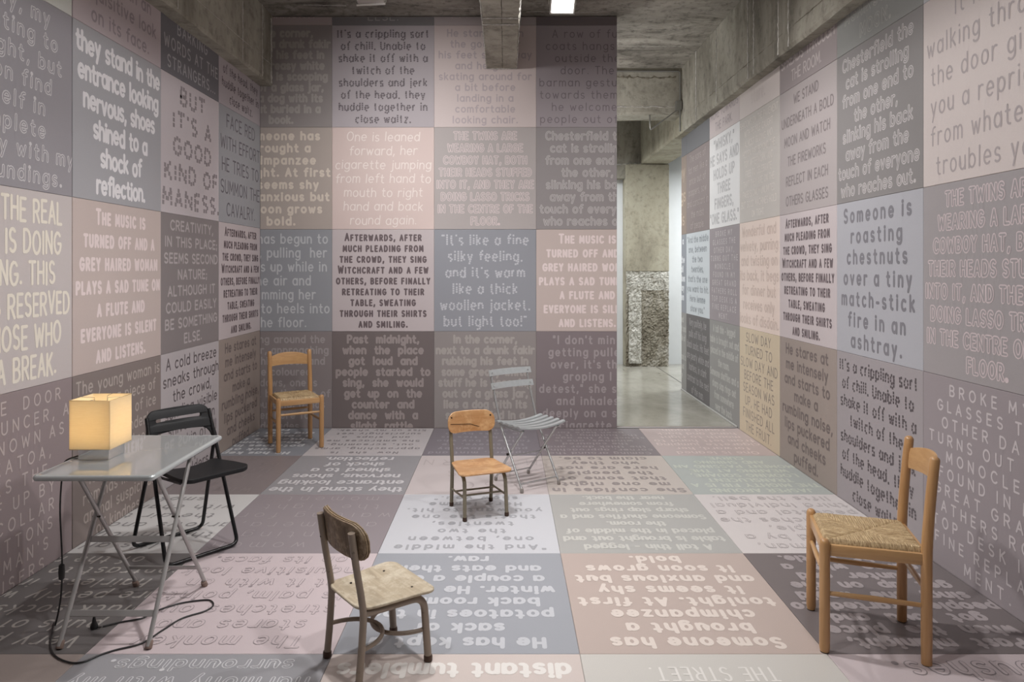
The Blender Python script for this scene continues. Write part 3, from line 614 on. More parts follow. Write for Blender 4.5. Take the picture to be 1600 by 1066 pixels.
# cross beams in the passage
bx = thing('concrete_beam', 'concrete cross beam over the mouth of the passage with a thin conduit', 'beam')
obj('beam_body', beam_mesh(-2.9, 2.17, 8.60, 8.95, 3.457, ZT-.001), conc_beam, bx)
rough_strip('joint_ridge', bx, (.9, 8.597, 3.56), (2.15, 8.597, 3.56), .02, .004, lime, 40, .9, (0, -1, 0))
rough_strip('joint_ridge', bx, (1.1, 8.597, 3.93), (2.1, 8.597, 3.92), .03, .003, conc_rough, 40, .9, (0, -1, 0))
by = thing('concrete_beam', 'shaded concrete cross beam above the far column', 'beam')
obj('beam_body', beam_mesh(-2.9, 2.17, 11.22, 11.449, 3.02, ZT-.001), conc_beam, by)
rough_strip('joint_ridge', by, (1.3, 11.215, 3.245), (2.6, 11.215, 3.245), .03, .012, lime, 30, .5, (0, -1, 0))
# marks on the ceiling slab
for (x0, x1, y) in ((1.25, 1.95, 7.75), (1.55, 2.05, 7.25), (-1.9, -1.5, 6.55), (.2, .9, 6.72), (-.65, -.3, 6.62)):
    rough_strip('lime_mark', ce, (x0, y, ZT-.001), (x1, y+.02, ZT-.001), .012, .004, lime, 30, .7)

# column: upper part smooth, lower third hacked back to rough plaster
co = thing('concrete_column', 'weathered concrete column in the passage with a chipped rough lower third', 'column', (2.27, 11.29, 0))
obj('shaft', newbox(-.345, .345, -.14, .15, 1.52, 3.24, .012, 2), conc_col, co)
def rough_block(x0, x1, y0, y1, z0, z1, nx, nz, amp):
    bm = bmesh.new(); cols = [('f', i) for i in range(nx+1)]
    pts = [(x0, y1)]+[(x0+(x1-x0)*i/nx, y0) for i in range(nx+1)]+[(x1, y1)]
    g = []
    for j in range(nz+1):
        z = z0+(z1-z0)*j/nz
        g.append([bm.verts.new((x+(random.random()-.5)*amp*.6, y+(random.random()-.3)*amp, z+(random.random()-.5)*.02*(0 < j < nz))) for x, y in pts])
    for j in range(nz):
        for i in range(len(pts)-1): bm.faces.new((g[j][i], g[j][i+1], g[j+1][i+1], g[j+1][i]))
        bm.faces.new((g[j][-1], g[j][0], g[j+1][0], g[j+1][-1]))
    bm.faces.new(g[0]); bm.faces.new(list(reversed(g[-1])))
    bmesh.ops.recalc_face_normals(bm, faces=bm.faces); return bm
conc_white = mat_concrete('limewashed_plaster', (.48, .465, .41, 1), (.22, .20, .16, 1), (.66, .64, .59, 1), 4.5, .5, .5, (1, 1, 1))
obj('chipped_band', rough_block(-.335, .34, -.135, .15, 1.22, 1.53, 34, 16, .020), conc_white, co)
obj('rough_base', rough_block(-.34, .34, -.135, .15, .0, 1.225, 34, 60, .022), conc_rough, co)
obj('pale_streak', rough_block(-.30, -.10, -.152, -.10, .05, 1.22, 10, 50, .02), conc_white, co)
obj('side_shaft', newbox(-.35, -.28, -.10, .15, 0, 3.02, .01), conc_col, co)

# conduits and junction box
cd = thing('electrical_conduit', 'thin steel conduit with a junction box at the corner of the right beam', 'conduit')
tube('pipe', [(1.1, 8.585, 3.995), (2.12, 8.585, 3.995), (2.145, 8.575, 3.97), (2.145, 8.57, 3.25)], .011, steel, cd, 8)
obj('junction_box', newbox(2.085, 2.16, 8.53, 8.585, 3.51, 3.62, .006, 2), steel, cd)
tube('pipe', [(2.12, 8.56, 3.52), (1.78, 8.56, 3.27), (1.775, 8.565, 3.28), (1.775, 8.60, 3.46)], .008, steel, cd, 8)

# ---------------------------------------------------------------- floodlights
house_m = mat_plain('lamp_housing', (.42, .38, .36, 1), rough=.45)
trim_m = mat_plain('lamp_trim', (.62, .60, .57, 1), rough=.35, metal=.3)
def emit(name, col, st):
    m = bpy.data.materials.new(name); m.use_nodes = True; b = m.node_tree.nodes['Principled BSDF']
    b.inputs['Emission Color'].default_value = col; b.inputs['Emission Strength'].default_value = st; b.inputs['Base Color'].default_value = (.8, .8, .8, 1)
    return m
lens_m = emit('lamp_lens', (1, .97, .93, 1), 9.0)
FL_LABEL = ['boxy floodlight near the ceiling left of the centre beam, turned to the back wall', 'lit square floodlight right of the centre beam, facing the room',
            'overhead floodlight out of frame by the left beam, aimed at the right wall', 'overhead floodlight out of frame by the right beam, aimed at the left wall',
            'floodlight overhead on the left, nearest the camera', 'floodlight overhead on the right, nearest the camera',
            'overhead floodlight out of frame beside the centre beam, pointing straight down', 'small overhead floodlight right of the centre beam, aimed towards the passage',
            'added unseen uplight behind the back wall, brightening the passage ceiling']
for i, (x, y, z, aim, s, wt, spr) in enumerate(FLOODS):
    d = (Vector(aim)-Vector((x, y, z)))
    rz = math.atan2(-d.x, d.y); pitch = math.atan2(-d.z, math.hypot(d.x, d.y))
    t = thing('floodlight', FL_LABEL[i], 'light', (x, y, z), rz, 'gallery floodlights outside the frame' if i > 1 else None)
    R = Matrix.Rotation(-pitch, 4, 'X')
    bm = bmesh.new(); box(bm, -s/2, s/2, -.08, .0, -s/2, s/2, .008, 2, M=R)
    for k in range(6): box(bm, -s/2+.02+k*(s-.04)/5.5, -s/2+.028+k*(s-.04)/5.5, -.10, -.08, -s/2+.02, s/2-.02, M=R)
    obj('housing', bm, house_m, t)
    bm = bmesh.new(); box(bm, -s/2-.006, s/2+.006, -.006, .006, -s/2-.006, -s/2+.006, M=R); box(bm, -s/2-.006, s/2+.006, -.006, .006, s/2-.006, s/2+.006, M=R)
    box(bm, -s/2-.006, -s/2+.006, -.006, .006, -s/2, s/2, M=R); box(bm, s/2-.006, s/2+.006, -.006, .006, -s/2, s/2, M=R)
    obj('bezel', bm, trim_m, t)
    bm = bmesh.new(); box(bm, -s/2+.006, s/2-.006, .0, .003, -s/2+.006, s/2-.006, M=R); obj('lens', bm, lens_m, t)
    tube('bracket', [(-s/2-.014, -.04, 0), (-s/2-.014, -.04, s*.62), (s/2+.014, -.04, s*.62), (s/2+.014, -.04, 0)], .006, trim_m, t, 6)
    tube('stem', [(0, -.04, s*.62), (0, -.04, ZT-z-.002)], .010, trim_m, t, 8)
    ld = bpy.data.lights.new('flood_beam', 'AREA'); ld.shape = 'SQUARE'; ld.size = s*.92; ld.energy = wt; ld.color = (1, .98, .975); ld.spread = math.radians(spr)
    lo = bpy.data.objects.new('flood_beam', ld); COL.objects.link(lo); lo.parent = t
    lo.location = R @ Vector((0, .008, 0)); lo.rotation_euler = (math.radians(90)-pitch, 0, 0)
for li, (x, y, z, s, wt) in enumerate(PASSAGE_FILLS):  # unseen fixtures put in to light the passage
    t = thing('passage_fill_light', ('added fill light hidden behind the back wall, standing in for daylight', 'added unseen fill light before the far column, standing in for daylight', 'added unseen fill light at the right end of the passage, standing in for daylight')[li], 'light', (x, y, z), 0, 'added passage fill lights')
    obj('housing', newbox(-s/2, s/2, -s/2, s/2, 0, .04, .006), white_m, t)
    obj('lens', newbox(-s/2+.02, s/2-.02, -s/2+.02, s/2-.02, -.004, 0), lens_m, t)
    tube('stem', [(0, 0, .04), (0, 0, ZT-z-.001)], .008, trim_m, t, 6)
    ld = bpy.data.lights.new('passage_fill_glow', 'AREA'); ld.shape = 'SQUARE'; ld.size = s*.9; ld.energy = wt; ld.color = (.93, .97, 1)
    lo = bpy.data.objects.new('passage_fill_glow', ld); COL.objects.link(lo); lo.parent = t; lo.location = (0, 0, -.01)
# ---------------------------------------------------------------- rush-seat wooden chairs
beech = mat_wood('beech_varnished', (.52, .30, .135, 1), (.42, .225, .092, 1), .32, 1.0, 'Z')
beech_x = mat_wood('beech_crosswise', (.57, .345, .16, 1), (.47, .265, .115, 1), .32, 1.0, 'X')
beech_y = mat_wood('beech_lengthwise', (.57, .35, .165, 1), (.47, .27, .12, 1), .32, 1.0, 'Y')
def mat_rush(name, stretch):
    m = mat_plain(name, (.66, .50, .29, 1), rough=.6, nscale=60, bump=.9, stretch=stretch, tone2=(.26, .165, .075, 1))
    return m
rush_y = mat_rush('rush_front_back', (4, .25, 1)); rush_x = mat_rush('rush_sides', (.25, 4, 1))
foot_dark = mat_plain('foot_pad', (.035, .03, .027, 1), rough=.8)
def rush_chair(label, loc, rz):
    t = thing('dining_chair', label, 'chair', (loc[0], loc[1], 0), rz)
    fx, fy, rx, ry = .183, .183, .177, -.187; r = .0205
    for s in (-1, 1):
        # front leg with a rounded head
        bm = bmesh.new()
        lathe(bm, [(r*.86, .004), (r, .02), (r, .43), (r*.96, .445), (r*.75, .456), (r*.35, .461)], Matrix.Translation((s*fx, fy, 0)), 18)
        lg = obj('leg', bm, beech, t, True)
        bm = bmesh.new(); lathe(bm, [(r*.84, 0), (r*.86, .005)], Matrix.Translation((s*fx, fy, 0)), 14); obj('foot_pad', bm, foot_dark, lg)
        pts = []; rr = []
        for k in range(19):
            z = .004+k*(.808-.004)/18; b = 0 if z < .42 else ((z-.42)/.40)**1.4
            pts.append((s*rx, ry-.030*b, z)); rr.append(r*(1.0 if z < .45 else 1.0-.10*(z-.45)/.4)*(1 if z > .05 else .97))
        pts += [(s*rx, ry-.030, .816), (s*rx, ry-.030, .821)]; rr += [r*.72, r*.35]
        bm = bmesh.new(); sweep(bm, pts, rr, 18); lg = obj('back_post', bm, beech, t, True)
        bm = bmesh.new(); lathe(bm, [(r*.84, 0), (r*.86, .005)], Matrix.Translation((s*rx, ry, 0)), 14); obj('foot_pad', bm, foot_dark, lg)
        # side rail and side stretcher
        bm = bmesh.new(); box(bm, s*.178-.009, s*.178+.009, ry+.012, fy-.012, .392, .438, .004, 2); obj('seat_rail', bm, beech_y, t, True)
        tube('stretcher', [(s*rx, ry, .232), (s*.178, 0, .236), (s*fx, fy, .240)], [.0085, .0115, .0085], beech_y, t, 12)
    for y, x in ((fy, fx), (ry, rx)):
        bm = bmesh.new(); box(bm, -x+.012, x-.012, y-.009, y+.009, .392, .438, .004, 2); obj('seat_rail', bm, beech_x, t, True)
        z = .315 if y > 0 else .29
        tube('stretcher', [(-x, y, z), (0, y, z), (x, y, z)], [.0085, .0115, .0085], beech_x, t, 12)
    # woven rush seat: four wedges of strands meeting on the diagonals
    N = 92; xa, ya0, ya1 = .166, ry+.004, fy-.002
    bm = bmesh.new(); g = []; yc = (ya0+ya1)/2; hy = (ya1-ya0)/2
    for i in range(N+1):
        row = []
        for j in range(N+1):
            u = -1+2*i/N; v = -1+2*j/N; x = u*xa*(1+.03*v); y = yc+v*hy
            side = abs(u) > abs(v); e = max(abs(u), abs(v)); o = v if side else u
            ridge = abs(math.sin(o*PI*21+random.uniform(-.5, .5)))*.0034+random.uniform(-.0009, .0009)
            dip = -.0045*math.exp(-((abs(u)-abs(v))/.045)**2)
            dome = .010*(1-e**2)*0-.006*(1-e)**1 + (.006 if e < .93 else .006-.022*((e-.93)/.07)**1.5)
            row.append(bm.verts.new((x, y, .446+ridge+dip+dome)))
        g.append(row)
    for i in range(N):
        for j in range(N):
            f = bm.faces.new((g[i][j], g[i+1][j], g[i+1][j+1], g[i][j+1]))
            u = -1+2*(i+.5)/N; v = -1+2*(j+.5)/N; f.material_index = 1 if abs(u) > abs(v) else 0
    # underside so that the pad has thickness
    rim = [g[i][0] for i in range(N+1)]+[g[N][j] for j in range(1, N+1)]+[g[i][N] for i in range(N-1, -1, -1)]+[g[0][j] for j in range(N-1, 0, -1)]
    low = [bm.verts.new((p.co.x*.985, p.co.y*.985, .415)) for p in rim]
    for k in range(len(rim)): bm.faces.new((rim[k-1], rim[k], low[k], low[k-1]))
    bm.faces.new(low); bmesh.ops.recalc_face_normals(bm, faces=bm.faces)
    se = obj('seat', bm, [rush_y, rush_x], t, True); se['label'] = 'woven rush seat pad'
    # curved back slat, arched along its top
    bm = bmesh.new(); n = 20; fr = []; bk = []
    for i in range(n+1):
        a = -1+2*i/n; x = a*.164; yb = -.022-.040*(1-a*a)
        top = .770+.030*(1-abs(a)**2.2); bot = .684+.006*(1-a*a)
        A_, B_ = [], []
        for q in range(5):
            z = bot+(top-bot)*q/4; yy = ry+yb-.010*(z-.69)/.1; e = .0035 if q in (0, 4) else 0
            A_.append(bm.verts.new((x, yy+.007-e, z))); B_.append(bm.verts.new((x, yy-.007+e, z)))
        fr.append(A_); bk.append(B_)
    for i in range(n):
        for q in range(4):
            bm.faces.new((fr[i][q], fr[i+1][q], fr[i+1][q+1], fr[i][q+1])); bm.faces.new((bk[i][q+1], bk[i+1][q+1], bk[i+1][q], bk[i][q]))
        bm.faces.new((fr[i][4], fr[i+1][4], bk[i+1][4], bk[i][4])); bm.faces.new((bk[i][0], bk[i+1][0], fr[i+1][0], fr[i][0]))
    for i in (0, n):
        for q in range(4): bm.faces.new((fr[i][q], fr[i][q+1], bk[i][q+1], bk[i][q]))
    bmesh.ops.recalc_face_normals(bm, faces=bm.faces)
    obj('back_slat', bm, beech_x, t, True)
    return t
ang = lambda fx, fy: math.atan2(-fx, fy)
rush_chair('beech chair with woven rush seat by the back wall in the left corner', (-1.857, 6.16), ang(.497, -.868))
rush_chair('large beech chair with woven rush seat in the right foreground', (1.523, 2.963), ang(-.962, .272))

# ---------------------------------------------------------------- small school chairs
def mat_paint_metal(name, c, rust=(.09, .05, .03, 1)):
    m = mat_plain(name, c, rough=.45, nscale=24, tone2=rust, metal=.15)
    r = [n for n in m.node_tree.nodes if n.type == 'VALTORGB'][0]; r.color_ramp.elements[0].position = .27; r.color_ramp.elements[1].position = .38
    return m
olive = mat_paint_metal('worn_olive_tube', (.22, .19, .135, 1), (.06, .035, .022, 1)); taupe = mat_paint_metal('worn_taupe_tube', (.27, .215, .17, 1), (.10, .07, .05, 1))
ply_o = mat_wood('orange_plywood', (.54, .30, .135, 1), (.42, .205, .08, 1), .35, .8, 'X', (.62, .38, .19, 1))
ply_g = mat_wood('bleached_plywood', (.50, .42, .30, 1), (.36, .29, .20, 1), .6, .8, 'X', (.58, .51, .39, 1))
ply_b = mat_wood('dirty_plywood', (.22, .15, .09, 1), (.11, .07, .04, 1), .6, .9, 'Z', (.36, .27, .18, 1))
ply_edge = mat_plain('plywood_edge', (.36, .26, .16, 1), rough=.7, noise=.5, nscale=8, stretch=(1, 1, 60))
screw_m = mat_plain('dark_screw', (.03, .022, .018, 1), rough=.5, metal=.5); cap_m = mat_plain('glide_cap', (.07, .04, .028, 1), rough=.5, metal=.4)
def plate(outline, th, f, nring=5):
    """slab with the given 2D outline; f maps (x, y, h) to 3D"""
    bm = bmesh.new(); layers = []; cx = sum(p[0] for p in outline)/len(outline); cy = sum(p[1] for p in outline)/len(outline)
    for h, ins in ((-th/2, .0025), (-th/2+.0025, 0), (th/2-.0025, 0), (th/2, .0025)):
        ring = []
        for x, y in outline:
            d = math.hypot(x-cx, y-cy) or 1; k = 1-ins/d; ring.append(bm.verts.new(f(cx+(x-cx)*k, cy+(y-cy)*k, h)))
        layers.append(ring)
    n = len(outline)
    for a, b in zip(layers, layers[1:]):
        for i in range(n): bm.faces.new((a[i], a[(i+1) % n], b[(i+1) % n], b[i]))
    for L_, h, fl_ in ((layers[0], -th/2, True), (layers[-1], th/2, False)):
        prev = L_
        for q in range(1, nring+1):
            k = 1-q/nring
            if q == nring:
                c = bm.verts.new(f(cx, cy, h))
                for i in range(n): bm.faces.new((prev[(i+1) % n], prev[i], c))
            else:
                cur = [bm.verts.new(f(cx+(x-cx)*k, cy+(y-cy)*k, h)) for x, y in outline]
                for i in range(n): bm.faces.new((prev[i], prev[(i+1) % n], cur[(i+1) % n], cur[i]))
                prev = cur
    bmesh.ops.recalc_face_normals(bm, faces=bm.faces); return bm
def seat_outline(wf, wr, d, rf, rr, n=7):
    out = []
    for cx, cy, a0, r in ((wf/2-rf, d/2-rf, 0, rf), (-wf/2+rf, d/2-rf, 90, rf), (-wr/2+rr, -d/2+rr, 180, rr), (wr/2-rr, -d/2+rr, 270, rr)):
        for k in range(n+1):
            a = math.radians(a0+90*k/n); out.append((cx+r*math.cos(a), cy+r*math.sin(a)))
    # add points between corners for curvature
    res = []
    for i, p in enumerate(out):
        q = out[(i+1) % len(out)]; res.append(p); L = math.dist(p, q)
        for k in range(1, int(L/.03)): t = k/int(L/.03); res.append((p[0]+(q[0]-p[0])*t, p[1]+(q[1]-p[1])*t))
    return res
def school_chair(label, loc, rz, frame, seat_mat, back_mat, kind):
    t = thing('school_chair', label, 'chair', (loc[0], loc[1], 0), rz)
    fx, fy, rx, ry = (.134, .147, .137, -.150); r = .0125 if kind == 'a' else .0155
    top = .585
    for s in (-1, 1):
        pts = [(s*rx, ry, .018), (s*rx, ry+.012, .14), (s*rx, ry+.02, .27), (s*rx, ry+.010, .34), (s*rx, ry-.012, .46), (s*rx, ry-.03, top)]
        bm = bmesh.new(); sweep(bm, bend(pts, .05, 4), r, 14, flat=.85, up=(0, 1, 0)); po = obj('back_post', bm, frame, t, True)
        bm = bmesh.new(); lathe(bm, [(r*.9, 0), (r*1.12, .004), (r*1.12, .020), (r, .026)], Matrix.Translation((s*rx, ry, 0)), 14); obj('glide_cap', bm, cap_m, po, True)
        pts = bend([(s*fx*1.03, fy+.004, .018), (s*fx, fy-.014, .262), (s*fx*.96, ry+.03, .268), (s*rx, ry+.018, .262)], .055, 7)
        bm = bmesh.new(); sweep(bm, pts, r*.95, 14); lg = obj('front_leg', bm, frame, t, True)
        bm = bmesh.new(); lathe(bm, [(r*.9, 0), (r*1.12, .004), (r*1.12, .020), (r, .026)], Matrix.Translation((s*fx*1.03, fy+.004, 0)), 14); obj('glide_cap', bm, cap_m, lg, True)
        # screws through the backrest
        for z in ((.578,) if kind == 'a' else (.578, .492)):
            yy = ry-.012-.018*(z-.46)/.14+(.024 if kind == 'a' else -.0122)
            bm = bmesh.new(); lathe(bm, [(.0055, -.003), (.0055, .0008), (.003, .0018)], Matrix.Translation((s*(rx if kind == 'b' else rx-.002), yy, z)) @ Matrix.Rotation(-PI/2 if kind == 'a' else PI/2, 4, 'X'), 10)
            obj('screw', bm, screw_m, t)
    if kind == 'a':
        for s in (-1, 1): tube('stretcher', [(s*rx, ry+.01, .118), (s*fx, fy-.004, .136)], .0062, frame, t, 8)
        tube('stretcher', [(-rx+.004, ry+.085, .122), (rx-.004, ry+.085, .122)], .0062, frame, t, 8)
        tube('stretcher', [(-fx+.004, fy-.085, .130), (fx-.004, fy-.085, .130)], .0062, frame, t, 8)
    else:
        # two bowed stretchers whose crowns touch under the seat
        for y0, sg, z in ((ry+.008, 1, .135), (fy-.006, -1, .128)):
            pts = [(-.13*math.cos(a), y0+sg*.150*math.sin(a), z) for a in [PI*k/20 for k in range(21)]]
            tube('bowed_stretcher', pts, .0085, frame, t, 10)
    # seat, dished, front edge rolled down
    out = seat_outline(.350, .30, .325, .042, .06)
    def fs(x, y, h):
        z = .292-.014*math.exp(-((y+.03)/.1)**2)*(1-(x/.17)**2)-(.10*max(0, y-.08)**1.5*2)
        return (x, y+.012, z+h)
    obj('seat', plate(out, .011, fs), seat_mat, t, True)
    # backrest, curved plywood
    th = .012 if kind == 'a' else .024; yoff = .017 if kind == 'a' else .025; bw = .325 if kind == 'a' else .345
    out = seat_outline(bw, bw, .138, .06, .055)
    def fb(x, y, h):
        z = .541+y; k = ry-.012-.018*(z-.46)/.14
        return (x, k+yoff+h+.024*((x/.137)**2-1), z+.004*math.cos(x/.16*1.5))
    bo = obj('backrest', plate(out, th, fb), back_mat, t, True)
    if kind == 'b':
        # torn plies standing proud of the worn edge
        for k, hh in enumerate((.006, -.004)):
            pts = [fb(x*1.012, y*1.02, hh) for x, y in out[::2]]
            bm = bmesh.new(); sweep(bm, pts, [.0022+.0016*random.random() for _ in pts], 6, closed=True); obj('split_ply', bm, ply_edge, bo)
        for (x, y) in ((-.09, -.07), (.07, -.10), (.10, .10), (-.10, .085)):
            bm = bmesh.new(); lathe(bm, [(.005, -.002), (.005, .0012)], Matrix.Translation((x, y, .298-(.006 if y < 0 else .003))), 8); obj('screw', bm, screw_m, t)
    else:
        bm = bmesh.new(); sweep(bm, [fb(-.06, -.040, .0066), fb(.0, -.020, .0068), (fb(.08, -.014, .0068)), fb(.145, -.004, .0068)], .0013, 6); obj('crack', bm, screw_m, bo)
    return t
school_chair('small school chair with orange plywood seat and olive steel tube legs', (-.175, 4.49), ang(.35, -.937), olive, ply_o, ply_o, 'a')
school_chair('small worn school chair in the foreground with split plywood backrest and bowed stretchers', (-.512, 2.783), ang(.78, .624), taupe, ply_g, ply_b, 'b')

# ---------------------------------------------------------------- grey slatted folding chair
gal = mat_plain('grey_enamel', (.42, .44, .445, 1), rough=.28, metal=.3, noise=.06, nscale=30); gal_t = mat_plain('galvanised_tube', (.55, .56, .56, 1), rough=.25, metal=.8)
sc = thing('folding_chair', 'grey metal slatted folding bistro chair near the back wall', 'chair', (.150, 5.083, 0), ang(.577, -.816))
for s in (-1, 1):
    x = s*.166; xi = s*.150
    post = bend([(x, .170, .022), (x, -.088, .425), (x, -.160, .615), (x, -.222, .80)], .03, 4)
    po = tube('back_post', post, .0085, gal_t, sc, 10)
    tube('knuckle', [(x, -.148, .585), (x, -.168, .640)], .0105, gal_t, po, 10)
    lg = tube('rear_leg', [(xi, -.172, .022), (xi, .165, .428)], .0085, gal_t, sc, 10)
    for (q, yy, par) in ((x, .170, po), (xi, -.172, lg)):
        bm = bmesh.new(); lathe(bm, [(.010, 0), (.012, .004), (.012, .022), (.009, .032)], Matrix.Translation((q, yy, 0)), 12); obj('foot_cap', bm, mat_plain('grey_rubber', (.30, .27, .25, 1), .7), par, True)
    obj('side_rail', newbox(x-.004, x+.004, -.10, .175, .418, .434, .002), gal_t, sc)
    bm = bmesh.new(); lathe(bm, [(.009, -.014), (.009, .014)], Matrix.Translation((s*.158, .0, .232)) @ Matrix.Rotation(PI/2, 4, 'Y'), 10); obj('pivot', bm, screw_m, sc)
tube('cross_bar', [(-.166, .150, .055), (.166, .150, .055)], .005, gal_t, sc, 8)
tube('cross_bar', [(-.15, -.150, .052), (.15, -.150, .052)], .005, gal_t, sc, 8)
tube('cross_bar', [(-.15, -.02, .21), (.15, -.02, .21)], .004, gal_t, sc, 8)
for k in range(5):
    yk = -.085+k*.066
    bm = bmesh.new(); n = 16; rings = []
    for i in range(n+1):
        a = -1+2*i/n; z = .436+.024*a*a; xx = a*.205
        rings.append([bm.verts.new((xx, yk+q*.020, z+zz)) for q, zz in ((-1, -.006), (-.9, .004), (0, .008), (.9, .004), (1, -.006), (0, -.002))])
    for R, S in zip(rings, rings[1:]):
        for q in range(6): bm.faces.new((R[q], R[(q+1) % 6], S[(q+1) % 6], S[q]))
    bm.faces.new(rings[0]); bm.faces.new(list(reversed(rings[-1]))); bmesh.ops.recalc_face_normals(bm, faces=bm.faces)
    obj('seat_slat', bm, gal, sc, True)
for (z, y) in ((.788, -.212), (.695, -.182)):
    bm = bmesh.new(); n = 16; rings = []
    for i in range(n+1):
        a = -1+2*i/n; yy = y-.028*(1-a*a)+.016
        rings.append([bm.verts.new((a*.192, yy-.008*(q/1.), z+q*.021+.0)) for q in (-1, -.4, .4, 1)]+[bm.verts.new((a*.192, yy-.008*q-.006, z+q*.021)) for q in (1, .4, -.4, -1)])
    for R, S in zip(rings, rings[1:]):
        for q in range(8): bm.faces.new((R[q], R[(q+1) % 8], S[(q+1) % 8], S[q]))
    bm.faces.new(rings[0]); bm.faces.new(list(reversed(rings[-1]))); bmesh.ops.recalc_face_normals(bm, faces=bm.faces)
    sl = obj('back_slat', bm, gal, sc, True)
    for s in (-1, 1):
        bm = bmesh.new(); lathe(bm, [(.006, -.002), (.006, .002), (.003, .004)], Matrix.Translation((s*.165, y+.012, z)) @ Matrix.Rotation(-PI/2, 4, 'X'), 10); obj('rivet', bm, gal_t, sl)

# ---------------------------------------------------------------- black folding chair
blk = mat_plain('black_plastic', (.013, .013, .014, 1), rough=.5, spec=.25, noise=.15, nscale=300, bump=.1); blk_t = mat_plain('black_tube', (.008, .008, .009, 1), rough=.25)
bc_ = thing('folding_chair', 'black folding chair with a slotted plastic backrest behind the table', 'chair', (-1.785, 3.895, 0), ang(.77, -.63))
front = bend([(-.198, .190, .014), (-.182, -.014, .56), (-.178, -.085, .755)], .02)
def frame_loop(pl, yfoot, top):
    """floor loop: down one side, along the floor, up the other"""
    a = [(-top[0], top[1], top[2]), (-.200, yfoot, .012), (.200, yfoot, .012), (top[0], top[1], top[2])]
    return bend(a, .045, 7)
tube('front_frame', frame_loop(None, .195, (.176, -.085, .74)), .0105, blk_t, bc_, 12)
tube('rear_frame', frame_loop(None, -.205, (.176, -.020, .575)), .0105, blk_t, bc_, 12)
for s in (-1, 1):
    bm = bmesh.new(); lathe(bm, [(.012, -.016), (.012, .016)], Matrix.Translation((s*.176, -.021, .572)) @ Matrix.Rotation(PI/2, 4, 'Y'), 12); obj('hinge', bm, blk_t, bc_, True)
    tube('seat_arm', [(s*.17, -.0, .44), (s*.165, .28, .452)], .007, blk_t, bc_, 8)
# seat: scooped rear edge, rounded front
o_ = []
for k in range(9): a = math.radians(k*90/8); o_.append((.185-.05+.05*math.cos(a), .36-.05+.05*math.sin(a)))
for k in range(9): a = math.radians(90+k*90/8); o_.append((-.185+.05+.05*math.cos(a), .36-.05+.05*math.sin(a)))
o_ += [(-.180, .20), (-.165, .10), (-.160, .03), (-.14, .01), (-.09, .035), (-.04, .05), (0, .054), (.04, .05), (.09, .035), (.14, .01), (.160, .03), (.165, .10), (.180, .20)]
obj('seat', plate(o_, .022, lambda x, y, h: (x, y, .452+.045*abs(x)*0+.012*(x/.18)**2+.012*(y/.36)+h)), blk, bc_, True)
# backrest: an arched band with a long slot, filled from a 2D outline and then bent
def fill_plate(rings, th, bev, f):
    cu = bpy.data.curves.new('outline', 'CURVE'); cu.dimensions = '2D'; cu.fill_mode = 'BOTH'; cu.extrude = th/2-bev; cu.bevel_depth = bev; cu.bevel_resolution = 2
    for ring in rings:
        sp = cu.splines.new('POLY'); sp.points.add(len(ring)-1); sp.use_cyclic_u = True
        for p, (x, y) in zip(sp.points, ring): p.co = (x, y, 0, 1)
    o = bpy.data.objects.new('outline', cu); COL.objects.link(o); dg = bpy.context.evaluated_depsgraph_get()
    me = bpy.data.meshes.new_from_object(o.evaluated_get(dg)); bpy.data.objects.remove(o); bpy.data.curves.remove(cu)
    for v in me.vertices: v.co = Vector(f(v.co.x, v.co.y, v.co.z))
    return me
def dense(ring, step=.012):
    out = []
    for i, p in enumerate(ring):
        q = ring[(i+1) % len(ring)]; n = max(1, int(math.dist(p, q)/step))
        out += [(p[0]+(q[0]-p[0])*k/n, p[1]+(q[1]-p[1])*k/n) for k in range(n)]
    return out
def arcpts(cx, cy, r, a0, a1, n=6): return [(cx+r*math.cos(math.radians(a0+(a1-a0)*k/n)), cy+r*math.sin(math.radians(a0+(a1-a0)*k/n))) for k in range(n+1)]
right = [(.196, -.125)]+arcpts(.128, .035, .040, 20, 90)
right = [(.176, -.125), (.196, -.125), (.192, -.08), (.182, .0)]+arcpts(.128, .028, .047, 10, 90)
leftp = [(-x, y) for x, y in reversed(right)]
inner_arch = [(-.176, -.125), (-.172, -.085)]+[(-x, y) for x, y in reversed(arcpts(.118, -.082, .038, 20, 90))]
inner_arch = [p for p in [(-.172, -.095), (-.166, -.075), (-.152, -.055), (-.128, -.043), (.0, -.038), (.128, -.043), (.152, -.055), (.166, -.075), (.172, -.095)]]
slot = [(x, y+.022) for x, y in rrect(.262, .026, .0125, 6)]
def fbk(x, y, h):
    z = .695+y; return (x, -.070-(z-.70)*.36+h-.018*(1-(x/.19)**2), z-.006*(x/.19)**2)
obj('backrest', fill_plate([dense(right+leftp+inner_arch), dense(slot)], .014, .004, fbk), blk, bc_, True)

# ---------------------------------------------------------------- folding table
silver = mat_plain('silver_laminate', (.30, .325, .325, 1), rough=.07, metal=0, spec=.8, coat=.8); alu = mat_plain('table_edge', (.50, .53, .53, 1), rough=.22, metal=.4)
leg_m = mat_plain('table_leg_steel', (.44, .43, .42, 1), rough=.33, metal=.45); glide = mat_plain('table_foot', (.24, .17, .14, 1), rough=.6)
TX0, TX1, TY0, TY1, TZ = -1.909, -1.425, 2.815, 3.503, .722
tb = thing('folding_table', 'small silver folding table with crossed legs by the left wall', 'table', ((TX0+TX1)/2, (TY0+TY1)/2, 0)); cx, cy = (TX0+TX1)/2, (TY0+TY1)/2
obj('tabletop', newbox(TX0-cx+.006, TX1-cx-.006, TY0-cy+.006, TY1-cy-.006, TZ-.020, TZ, .002), silver, tb)
rc = rrect(TX1-TX0-.012, TY1-TY0-.012, .012, 5)
tube('edge_band', [(x, y, TZ-.0115) for x, y in rc], .0125, alu, tb, 12, closed=True)
